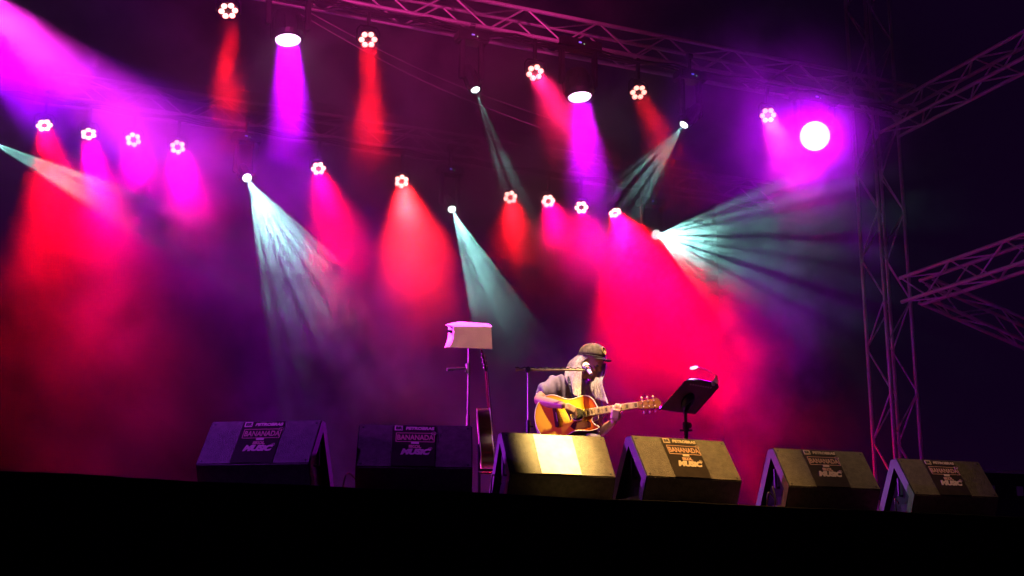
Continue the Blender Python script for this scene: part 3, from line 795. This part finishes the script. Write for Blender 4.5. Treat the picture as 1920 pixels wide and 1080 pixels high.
# head
ellipsoid(body, Hd(-.005, 0, .03), (.098, .076, .1), HB, 24)
ellipsoid(body, Hd(.032, 0, -.05), (.06, .052, .068), HB, 20)
ellipsoid(body, Hd(.07, 0, -.092), (.024, .028, .02), HB, 14)
ellipsoid(body, Hd(.1, 0, -.012), (.02, .012, .026), HB, 12); ellipsoid(body, Hd(.11, 0, -.026), (.014, .016, .011), HB, 12)
ellipsoid(body, Hd(.082, 0, .026), (.014, .05, .010), HB, 14)
ellipsoid(body, Hd(.084, 0, -.058), (.013, .025, .006), HB, 12); ellipsoid(body, Hd(.083, 0, -.069), (.013, .022, .006), HB, 12)
for s in (-1, 1):
    ellipsoid(body, Hd(.07, s * .036, -.022), (.02, .022, .018), HB, 12)
    ellipsoid(body, Hd(-.005, s * .078, -.005), (.018, .009, .03), HB, 12)
body = remesh(body, .0052, 3)
PERS = thing('person', 'seated musician with cap and very long grey hair bent over a sunburst guitar', 'person', floorpt(1068, -.1))
def pobj(name, bm, m, parent=PERS, smooth=True, label=None):
    inv = Matrix.Translation(-PERS.location)
    xf(bm, inv); o = obj(name, bm, m, parent, smooth=smooth)
    if label: o['label'] = label
    return o
pbody = pobj('body', body, M_skin)
# eyes
for s in (-1, 1):
    bm = bmesh.new(); ellipsoid(bm, Hd(.079, s * .03, .005), (.011, .012, .010), HB, 12); pobj('eye', bm, mat('shaded_eye', (.16, .13, .12), .25))
# shirt: loose torso with short wide sleeves
shirt = skin_mesh([(pp(1070, 818, -.12), .175), (pp(1069, 787, -.13), .16), (pp(1071, 757, -.14), .165), (pp(1077, 729, -.13), .135), (pp(1083, 713, -.10), .085),
                   (shR, .088), (shR.lerp(elR, .45), .088), (shR.lerp(elR, .82), .082),
                   (shL, .085), (shL.lerp(elL, .45), .078), (shL.lerp(elL, .72), .072)],
                  [(0, 1), (1, 2), (2, 3), (3, 4), (3, 5), (5, 6), (6, 7), (3, 8), (8, 9), (9, 10)])
shirt = remesh(shirt, .009, 2)
for v_ in shirt.verts:      # soft folds
    c = v_.co; v_.co = c + v_.normal * (.018 * mnoise.noise(c * 8) + .020 * math.sin(c.dot(HR) * 62 + c.z * 14 + 7 * mnoise.noise(c * 3)) * max(0, .45 + mnoise.noise(c * 4)))
pobj('shirt', shirt, M_shirt)
tr = skin_mesh([(pp(1070, 822, -.12), .17), (hipR, .115), (hipR.lerp(knR, .5), .1), (knR, .078), (knR.lerp(anR, .5), .068), (knR.lerp(anR, .93), .06),
                (hipL, .115), (hipL.lerp(knL, .5), .1), (knL, .078), (knL.lerp(anL, .5), .068), (knL.lerp(anL, .93), .06)],
               [(0, 1), (1, 2), (2, 3), (3, 4), (4, 5), (0, 6), (6, 7), (7, 8), (8, 9), (9, 10)])
tr = remesh(tr, .011, 2)
for v_ in tr.verts: v_.co += v_.normal * .008 * mnoise.noise(v_.co * 10)
pobj('trousers', tr, M_trou)
for a, b in ((anR, toR), (anL, toL)):
    bm = chain([(a + Vector((0, 0, -.02)) - (b - a) * .25, .045), (a.lerp(b, .5) + Vector((0, 0, -.02)), .05), (b + (b - a) * .1 - Vector((0, 0, .0)), .04)]); pobj('shoe', bm, M_shoe)
# strap over the picture-left shoulder, down to the guitar
bm = bmesh.new(); sp = [pp(1078, 704, .03), pp(1069, 706, .085), pp(1071, 720, .10), pp(1075, 735, .115), pp(1082, 752, .13)]
prev = None
for i, p_ in enumerate(sp):
    row = [bm.verts.new(p_ + HR * o_) for o_ in (-.022, .022)] + [bm.verts.new(p_ + HR * o_ + TOW * .004) for o_ in (.022, -.022)]
    if prev:
        for k in range(4): bm.faces.new((prev[k], prev[(k + 1) % 4], row[(k + 1) % 4], row[k]))
    prev = row
pobj('guitar_strap', bm, M_strap, smooth=False)
# cap: crown of panels, brim, badge
cu = (hu * .97 - hd * .22).normalized(); cf = (hd * .97 + hu * .22).normalized()
CB = basis3(cf, hs, cu).to_3x3(); CC = Hd(-.012, 0, .052)
bm = bmesh.new(); t = bmesh.new(); bmesh.ops.create_uvsphere(t, u_segments=36, v_segments=18, radius=1)
bmesh.ops.bisect_plane(t, geom=t.verts[:] + t.edges[:] + t.faces[:], plane_co=(0, 0, .0), plane_no=(0, 0, -1), clear_outer=True)
for v_ in t.verts:
    x_, y_, z_ = v_.co; rr = math.hypot(x_, y_); a = math.atan2(y_, x_)
    k = 1 + .012 * abs(math.sin(a * 3))
    hz = (z_ ** .8 if z_ > 0 else z_) * (1 + .12 * max(0, x_) )
    v_.co = Vector((x_ * .112 * k * (1 if x_ < 0 else 1.0), y_ * .09 * k, hz * .112))
me_ = bmesh.ops.solidify(t, geom=t.faces[:], thickness=.003)
merge(bm, t); xf(bm, basis3(cf, hs, cu, CC)); crown = pobj('cap', bm, M_cap)
bm = bmesh.new(); ellipsoid(bm, CC + cu * .116, (.008, .008, .005), CB, 10)
tube(bm, [CC + cf * .113 * math.cos(k * .1745) + hs * .091 * math.sin(k * .1745) + cu * .004 for k in range(37)], .004, 6, cap=False)
pobj('cap_band', bm, M_brim, crown)
bm = bmesh.new(); rows = []
for j in range(7):
    a = -1.15 + 2.3 * j / 6; row = []
    for i in range(6):
        f = i / 5; x_ = .108 * math.cos(a) * (1 - f) + f * (.108 * math.cos(a) + .075 * math.cos(a * .55)); y_ = .088 * math.sin(a) * (1 - f * .12)
        row.append(bm.verts.new((x_, y_, .004 - .012 * f - .016 * (y_ / .088) ** 2)))
    rows.append(row)
for r0, r1 in zip(rows, rows[1:]):
    for i in range(5): bm.faces.new((r0[i], r0[i + 1], r1[i + 1], r1[i]))
bmesh.ops.solidify(bm, geom=bm.faces[:], thickness=.004)
xf(bm, basis3(cf, hs, cu, CC)); pobj('brim', bm, M_brim, crown)
bn = (cf * .94 + cu * .35).normalized(); bu = bn.cross(hs).normalized()
if bu.z < 0: bu = -bu
bs = bu.cross(bn); bc = CC + cf * .1 + cu * .058
bc = CC + CB @ Vector((.099, -.0, .060)); 
bm = bmesh.new(); ring = [bc + bs * .03 * math.cos(k * .3142) + bu * .03 * math.sin(k * .3142) + bn * .004 for k in range(21)]; tube(bm, ring, .0035, 6, cap=False)
tube(bm, [bc + bn * .005 + bu * .016, bc + bn * .006 - bu * .016], .004, 6); tube(bm, [bc + bn * .005 + bs * .01 + bu * .008, bc + bn * .006 - bs * .004 - bu * .01], .003, 6)
pobj('badge', bm, M_badge, crown)
bm = bmesh.new(); lathe(bm, [(.03, 0), (.03, .003)], 20, bc + bn * .0005, bn); pobj('badge_backing', bm, M_brim, crown)
# hair
bm = bmesh.new()
def lerp_path(path, t):
    n = len(path) - 1; i = min(int(t * n), n - 1); f = t * n - i
    p0, p1, p2, p3 = path[max(i - 1, 0)], path[i], path[i + 1], path[min(i + 2, n)]
    return .5 * ((2 * p1) + (p2 - p0) * f + (2 * p0 - 5 * p1 + 4 * p2 - p3) * f * f + (3 * p1 - p0 - 3 * p2 + p3) * f ** 3)
def lock(A, B, n, r=.0029, wav=.004, lo=.8):
    for k in range(int(n * 2.3)):
        u_ = random.random(); path = [a.lerp(b, u_) for a, b in zip(A, B)]
        dep = random.uniform(-.02, .02); ph = random.uniform(0, 6); L_ = random.uniform(lo, 1.0); pts = []; rs = []
        for i in range(13):
            t_ = i / 12 * L_; q = lerp_path(path, t_)
            q = q + TOW * dep * (.4 + t_) + HR * wav * math.sin(t_ * 11 + ph) + HF * wav * math.cos(t_ * 9 + ph)
            pts.append(q); rs.append(r * (1 - .75 * (i / 12) ** 2))
        tube(bm, pts, rs, 5)
# curtain on the near side (left in the picture)
lock([Hd(-.1, .045, .035), pp(1070, 678, -.02), pp(1062, 692, -.03), pp(1060, 706, .01), pp(1066, 722, .08)],
     [Hd(-.04, .078, .045), pp(1082, 678, .09), pp(1079, 692, .10), pp(1077, 706, .115), pp(1078, 728, .14)], 90)
lock([Hd(-.06, .075, .04), pp(1078, 682, .09), pp(1074, 700, .11), pp(1072, 720, .14), pp(1076, 742, .16)],
     [Hd(.005, .08, .035), pp(1090, 682, .09), pp(1090, 700, .12), pp(1089, 722, .15), pp(1088, 745, .17)], 110)
# back of the head
lock([Hd(-.1, -.03, .04), pp(1071, 676, -.10), pp(1062, 694, -.18), pp(1060, 715, -.24), pp(1064, 745, -.27)],
     [Hd(-.1, .04, .04), pp(1080, 676, .02), pp(1066, 690, -.02), pp(1060, 705, -.06), pp(1060, 728, -.1)], 80)
# far side (right in the picture), falling in front of the chest
lock([Hd(.03, -.07, .02), pp(1127, 684, .02), pp(1120, 702, .06), pp(1113, 722, .1), pp(1116, 748, .13)],
     [Hd(.075, -.05, .015), pp(1136, 684, .04), pp(1133, 702, .08), pp(1130, 722, .12), pp(1141, 757, .14)], 120)
lock([Hd(.0, -.075, .03), pp(1118, 690, -.05), pp(1112, 708, .02), pp(1108, 725, .07), pp(1112, 742, .1)],
     [Hd(.06, -.06, .02), pp(1128, 690, .0), pp(1122, 708, .05), pp(1120, 725, .1), pp(1130, 752, .12)], 70)
pobj('hair', bm, M_hair)

# ================================================================== STANDS
def mic_stand():
    fp = floorpt(990, .42); t = thing('microphone_stand', 'black boom microphone stand beside the musician, boom level at his mouth', 'microphone stand', fp)
    j = pp(990, 694, .42) - fp
    bm = bmesh.new(); tube(bm, [(0, 0, .03), (0, 0, j.z * .62)], .012, 10); obj('lower_tube', bm, M_black, t)
    bm = bmesh.new(); tube(bm, [(0, 0, j.z * .6), (j.x, j.y, j.z)], .008, 10); obj('upper_tube', bm, mat('worn_steel', (.35, .33, .3), .35, .8), t)
    bm = bmesh.new(); tube(bm, [(0, 0, j.z * .57), (0, 0, j.z * .65)], .018, 10); tube(bm, [(0, 0, j.z * .61), (.04, 0, j.z * .61)], .007, 6); obj('clutch', bm, M_blackp, t)
    bm = bmesh.new(); ellipsoid(bm, j, (.022, .022, .022), seg=12); tube(bm, [j, j + TOW * .05], .008, 8); lathe(bm, [(.018, 0), (.018, .012)], 10, j + TOW * .045, TOW); obj('boom_joint', bm, M_blackp, t)
    a, b = pp(966, 693, .42) - fp, pp(1096, 694, .36) - fp
    bm = bmesh.new(); tube(bm, [a, b], .0085, 10); tube(bm, [a, a.lerp(b, .05)], .014, 10); tube(bm, [a.lerp(b, .2), a.lerp(b, .27)], .012, 10); obj('boom_arm', bm, mat('boom_brass_tint', (.42, .34, .26), .35, .7), t)
    bm = bmesh.new(); pts = [a.lerp(b, k / 30) + ZU * (.014 + .006 * math.sin(k * 1.9)) + TOW * .008 * math.cos(k * 1.9) for k in range(31)]; tube(bm, pts, .004, 6); obj('boom_cable', bm, M_blackp, t)
    for k in range(3):
        an = k * 2.094 + .3
        bm = bmesh.new(); tube(bm, [(0, 0, .06), (.3 * math.cos(an), .3 * math.sin(an), .014)], .01, 8); obj('leg', bm, M_black, t)
mic_stand()
# microphone
mp_ = pp(1101, 690, .34); md = (pp(1099, 682, .22) - pp(1113, 704, .42)).normalized()
t = thing('microphone', 'silver white microphone held in front of the face on the boom', 'microphone', mp_)
M_mic = mat('silver_microphone', (.8, .8, .8), .35, .3)
bm = bmesh.new(); lathe(bm, [(.012, -.13), (.015, -.06), (.021, .0)], 16, Vector((0, 0, 0)), md); obj('handle', bm, M_mic, t, smooth=True)
bm = bmesh.new(); lathe(bm, [(.021, .0), (.026, .008), (.03, .03), (.026, .055), (.012, .068)], 16, Vector((0, 0, 0)), md); obj('mesh_head', bm, M_mic, t, smooth=True)
bm = bmesh.new(); lathe(bm, [(.03, -.004), (.03, .004)], 16, Vector((0, 0, 0)), md); obj('ring', bm, M_chrome, t)
bm = bmesh.new(); lathe(bm, [(.02, -.05), (.022, -.02)], 12, Vector((0, 0, 0)), md); obj('clip', bm, M_blackp, t)

def music_stand():
    BL, BR = pp(1238, 767, -.05), pp(1303, 776, -.41); TL = pp(1288, 711, -.05); TR = BR + (TL - BL)
    fp = floorpt(1286, -.2); t = thing('music_stand', 'black music stand with a tilted desk seen from behind, right of the musician', 'music stand', fp)
    ux = (BR - BL); uy = (TL - BL); n = ux.cross(uy).normalized()
    print('desk w,h', ux.length, uy.length)
    if n.dot(HF) < 0: n = -n
    bm = bmesh.new(); prof = []
    def q(a, b, c): return BL + ux * a + uy * b + n * c - fp
    pts = [q(0, 0, 0), q(1, 0, 0), q(1, .93, 0), q(.9, 1, 0), q(.1, 1, 0), q(0, .93, 0)]
    a = [bm.verts.new(p_) for p_ in pts]; b = [bm.verts.new(p_ + n * .004) for p_ in pts]
    bm.faces.new(a); bm.faces.new(list(reversed(b)))
    for i in range(6): bm.faces.new((a[i], b[i], b[(i + 1) % 6], a[(i + 1) % 6]))
    bmesh.ops.recalc_face_normals(bm, faces=bm.faces)
    dk = obj('desk', bm, mat('desk_metal', (.15, .085, .07), .45, .2, var=.3, vscale=12, bump=.1), t)
    bm = bmesh.new(); a4 = [q(0, 0, 0), q(1, 0, 0), q(1, 0, .06), q(0, 0, .06)]
    va = [bm.verts.new(p_) for p_ in a4]; vb = [bm.verts.new(p_ - uy.normalized() * .004) for p_ in a4]
    bm.faces.new(va); bm.faces.new(list(reversed(vb)))
    for i in range(4): bm.faces.new((va[i], vb[i], vb[(i + 1) % 4], va[(i + 1) % 4]))
    obj('ledge', bm, M_black, t)
    bm = bmesh.new(); tube(bm, [q(0, 0, 0), q(0, .93, 0), q(.1, 1, 0), q(.9, 1, 0), q(1, .93, 0), q(1, 0, 0)], .004, 6); obj('rim', bm, M_black, t)
    for k in range(9):
        bm = bmesh.new(); c = q(.2 + .075 * k, .87, -.002); lathe(bm, [(.0085, 0), (.0085, -.0015)], 10, c, n); obj('light_dot', bm, mat('pale_light_dot', (.7, .55, .5), .4), dk)  # pale discs painted as light glimmering through a row of holes
    c = q(.5, .36, 0)
    bm = bmesh.new(); lathe(bm, [(.07, 0), (.075, -.012), (.055, -.03), (.03, -.04)], 20, c, n); tube(bm, [c - n * .03, Vector((0, 0, c.z - .1))], .016, 10); obj('tilt_bracket', bm, M_blackp, t)
    zt = c.z - .08
    bm = bmesh.new(); tube(bm, [(0, 0, .04), (0, 0, zt - .12)], .016, 12); obj('lower_tube', bm, M_black, t)
    bm = bmesh.new(); tube(bm, [(0, 0, zt - .14), (0, 0, zt)], .0115, 12); obj('upper_tube', bm, M_black, t)
    zc = (pp(1286, 800, -.2) - fp).z
    bm = bmesh.new(); tube(bm, [(0, 0, zc - .03), (0, 0, zc + .035)], .025, 12); ellipsoid(bm, HR * .03 + ZU * (zc + .01), (.02, .02, .024), seg=10); tube(bm, [HR * -.05 + ZU * (zc - .03), HR * .05 + ZU * (zc - .03)], .008, 8); obj('clutch', bm, M_blackp, t)
    for k in range(3):
        an = k * 2.094 + 1
        bm = bmesh.new(); tube(bm, [(0, 0, .12), (.28 * math.cos(an), .28 * math.sin(an), .014)], .01, 8); obj('leg', bm, M_black, t)
    # pages on the desk
    bm = bmesh.new(); a4 = [q(.08, .02, .006), q(.92, .02, .006), q(.92, 1.03, .006), q(.3, 1.05, .006), q(.08, 1.0, .006)]
    va = [bm.verts.new(p_ + fp) for p_ in a4]; vb = [bm.verts.new(p_ + fp + n * .012) for p_ in a4]
    bm.faces.new(va); bm.faces.new(list(reversed(vb)))
    for i in range(5): bm.faces.new((va[i], vb[i], vb[(i + 1) % 5], va[(i + 1) % 5]))
    tag(obj('song_book', bm, mat('dark_folder', (.10, .05, .05), .6)), 'open song folder lying on the tilted music stand desk', 'folder')
    # clip lamp
    ct = pp(1343, 713, -.3); L = thing('clip_lamp', 'white gooseneck reading lamp clipped to the music stand desk corner', 'lamp', ct)
    M_lampw = mat('white_lamp_plastic', (.75, .7, .7), .35)
    bm = bmesh.new(); box(bm, (0, 0, -.01), (.05, .04, .03), HB, bev=.008); box(bm, HR * -.025 - ZU * .025, (.03, .02, .04), bev=.006); tube(bm, [(0, 0, 0), (0, 0, .04)], .012, 8); obj('clip', bm, M_lampw, L)
    g = [pp(1343, 705, -.3), pp(1335, 699, -.26), pp(1322, 692, -.2), pp(1308, 688.5, -.15)]
    bm = bmesh.new(); tube(bm, [p_ - ct for p_ in [ct + ZU * .02] + g], .0045, 8); obj('gooseneck', bm, M_lampw, L, smooth=True)
    a_, b_ = pp(1309, 688, -.15) - ct, pp(1293, 691, -.1) - ct
    hx_ = (b_ - a_).normalized(); dn_ = (-ZU + n * -.1).normalized(); sy = dn_.cross(hx_).normalized()
    bm = bmesh.new(); ellipsoid(bm, (a_ + b_) / 2, (.042, .022, .014), basis3(hx_, sy, -dn_).to_3x3(), 16); hh = obj('lamp_head', bm, mat('glowing_lamp_head', (.8, .8, .8), .3, emit=(1, .78, .78), estr=1.6), L, smooth=True)
    spot('reading_light', (a_ + b_) / 2 + dn_ * .03, (a_ + b_) / 2 + dn_ + (q(.5, .5, 0) + fp - ct - (a_ + b_) / 2) * .3, (1, .85, .8), 3, 90, .6, .02, L)
music_stand()

def towel_stand():
    H0 = 11.2
    def W_(x, y, w=0): return P(x, y, H=H0 - w)
    f0 = W_(877, 800); fp = Vector((f0.x, f0.y, ZS)); t = thing('keyboard_stand_post', 'dark stand with a pale cloth thrown over its top, left of the spare guitar', 'stand', fp)
    t.name = 'music_stand'
    top = W_(877, 640).z - ZS
    bm = bmesh.new(); tube(bm, [(0, 0, .03), (0, 0, top * .6)], .017, 10); obj('lower_tube', bm, M_black, t)
    bm = bmesh.new(); tube(bm, [(0, 0, top * .58), (0, 0, top)], .012, 10); obj('upper_tube', bm, M_black, t)
    a, b = W_(838, 693, .1) - fp, W_(877, 690) - fp
    bm = bmesh.new(); tube(bm, [a, b], .009, 8); tube(bm, [a, a.lerp(b, .3)], .014, 8); tube(bm, [b - ZU * .04, b + ZU * .04], .022, 10); obj('side_arm', bm, M_blackp, t)
    for k in range(3):
        an = k * 2.094 + .2
        bm = bmesh.new(); tube(bm, [(0, 0, .1), (.3 * math.cos(an), .3 * math.sin(an), .014)], .01, 8); obj('leg', bm, M_black, t)
    c = W_(880, 614) - fp
    bm = bmesh.new(); box(bm, c - ZU * .02, (.36, .02, .3), basis3(HR, (ZU * .9 - HF * .3).normalized(), (HF * .9 + ZU * .3).normalized()).to_3x3()); obj('desk', bm, M_black, t)
    # cloth, thrown over the desk: top sheet, front fall and folded left corner, with wrinkles
    cols = [(-.02, 834), (0, 836), (.1, 843), (.3, 862), (.5, 880), (.7, 898), (.9, 917), (1.0, 924), (1.02, 923)]
    bm = bmesh.new(); grid = []
    NX, NZ = 56, 34
    for j in range(NZ + 1):
        v_ = j / NZ; row = []
        for i in range(NX + 1):
            u_ = i / NX
            if v_ < .3:      # top sheet from the back edge to the front edge
                k = v_ / .3; xl = 864 + (834 - 864) * k; xr = 914 + (924 - 914) * k; y_ = 603 + 3.5 * u_ + 6 * k ** 1.5 * (1 if u_ > .1 else 1); w_ = -.16 + .34 * k
            else:            # front fall
                k = (v_ - .3) / .7; xl = 840 - 7 * k ** 1.2 + 3 * math.sin(k * 3); xr = 921 + 2.5 * k; y_ = 611 + 41 * k + 3 * u_ * k; w_ = .18 - .11 * k
            x_ = xl + (xr - xl) * u_
            w_ += .002 * math.sin(u_ * 14 + 3 * k) * k + .002 * mnoise.noise(Vector((u_ * 6, v_ * 5, 0))) - (.10 * max(0, .12 - u_) / .12 if v_ > .3 else 0) * (1 - k)
            row.append(bm.verts.new(W_(x_, y_, w_) - fp * 0))
        grid.append(row)
    for r0, r1 in zip(grid, grid[1:]):
        for i in range(NX): bm.faces.new((r0[i], r0[i + 1], r1[i + 1], r1[i]))
    bmesh.ops.recalc_face_normals(bm, faces=bm.faces); bmesh.ops.solidify(bm, geom=bm.faces[:], thickness=.006)
    tag(obj('cloth', bm, mat('beige_towel', (.66, .47, .42), .95, bump=.5, bscale=120, var=.1, vscale=5), smooth=True), 'beige towel draped over the top of the dark stand at the back', 'towel')
towel_stand()
# ================================================================== SMOKE
sm = bpy.data.materials.new('stage_smoke'); sm.use_nodes = True
nt = sm.node_tree; nt.nodes.clear()
out = nt.nodes.new('ShaderNodeOutputMaterial'); vs = nt.nodes.new('ShaderNodeVolumeScatter')
vs.inputs['Anisotropy'].default_value = .15
nt.links.new(vs.outputs[0], out.inputs['Volume'])
tc = nt.nodes.new('ShaderNodeTexCoord')
def N(kind, **kw):
    n = nt.nodes.new(kind)
    for k, v_ in kw.items(): setattr(n, k, v_)
    return n
def MA(op, a, b=None, c=None):
    n = N('ShaderNodeMath', operation=op)
    for i, v_ in enumerate((a, b, c)):
        if v_ is None: continue
        if isinstance(v_, (int, float)): n.inputs[i].default_value = v_
        else: nt.links.new(v_, n.inputs[i])
    return n.outputs[0]
def MR(x, a, b, c, d):
    n = N('ShaderNodeMapRange'); n.interpolation_type = 'SMOOTHSTEP'
    nt.links.new(x, n.inputs[0])
    for i, v_ in enumerate((a, b, c, d)): n.inputs[i + 1].default_value = v_
    return n.outputs[0]
n1 = N('ShaderNodeTexNoise'); n1.inputs['Scale'].default_value = 1.0; n1.inputs['Detail'].default_value = 5
n1.inputs['Roughness'].default_value = .66; n1.inputs['Distortion'].default_value = .4
nt.links.new(tc.outputs['Object'], n1.inputs['Vector'])
dens = MR(n1.outputs['Fac'], .40, .64, .12, 2.0)
sx = N('ShaderNodeSeparateXYZ'); nt.links.new(tc.outputs['Object'], sx.inputs[0])
ex = MA('MULTIPLY', MR(sx.outputs[0], 8.5, 11.5, 1, .05), MR(sx.outputs[0], -6, -4.5, 0, 1))
ey = MA('ADD', MR(sx.outputs[1], 13.3, 15.6, .0, 1), MA('MULTIPLY', MA('MULTIPLY', MR(sx.outputs[1], 9.5, 11.5, 0, .36), MR(sx.outputs[1], 12.8, 14.5, 1, 0)), MR(sx.outputs[2], 5.0, 7.2, .1, 1)))
ey = MA('MULTIPLY', ey, MR(sx.outputs[1], 17.6, 18.3, 1, 0))
ez = MR(sx.outputs[2], 8.1, 9.3, 1, .0)
zz = MA('ADD', sx.outputs[2], MA('MULTIPLY', MA('SUBTRACT', n1.outputs['Fac'], .5), 3.0))
low = MR(zz, 3.2, 6.4, .30, 1)
def blob(c, r):
    n = N('ShaderNodeVectorMath', operation='DISTANCE'); nt.links.new(tc.outputs['Object'], n.inputs[0]); n.inputs[1].default_value = c
    return MR(n.outputs['Value'], 0, r, 1, 0)
b1 = blob(P(1310, 690, Y=14.6), 2.9); b2 = blob(P(190, 760, Y=15.0), 3.4); b3 = blob(P(1340, 480, Y=14.8), 1.6)
b4 = blob(P(1300, 462, Y=14.9), 1.0); b5 = blob(P(890, 480, Y=14.9), .9); b6 = blob(P(1520, 262, Y=11.9), 1.1); b7 = blob(P(520, 470, Y=14.9), 1.0); b8 = blob(P(697, 190, Y=12.1), 1.2)
low = MA('ADD', low, MA('ADD', MA('MULTIPLY', b4, 2.6), MA('ADD', MA('MULTIPLY', b5, 1.2), MA('ADD', MA('MULTIPLY', b6, 3.5), MA('ADD', b7, MA('MULTIPLY', b8, 3.0))))))
low = MA('ADD', low, MA('ADD', MA('MULTIPLY', b1, 1.6), MA('ADD', MA('MULTIPLY', b2, 1.5), MA('MULTIPLY', b3, .8))))
ez = MA('MULTIPLY', ez, low)
dens = MA('MULTIPLY', dens, MA('MULTIPLY', ex, MA('MULTIPLY', ey, ez)))
dens = MA('MULTIPLY', dens, .40)
nt.links.new(dens, vs.inputs['Density'])
va_ = N('ShaderNodeVolumeAbsorption'); va_.inputs['Color'].default_value = (0, 0, 0, 1)
nt.links.new(MA('MULTIPLY', dens, .6), va_.inputs['Density'])
ads = N('ShaderNodeAddShader'); nt.links.new(vs.outputs[0], ads.inputs[0]); nt.links.new(va_.outputs[0], ads.inputs[1])
nt.links.new(ads.outputs[0], out.inputs['Volume'])
bm = bmesh.new(); box(bm, (3.2, 13.2, 6.0), (18.4, 10.4, 7.5))
sk = obj('smoke', bm, sm); sk['kind'] = 'stuff'
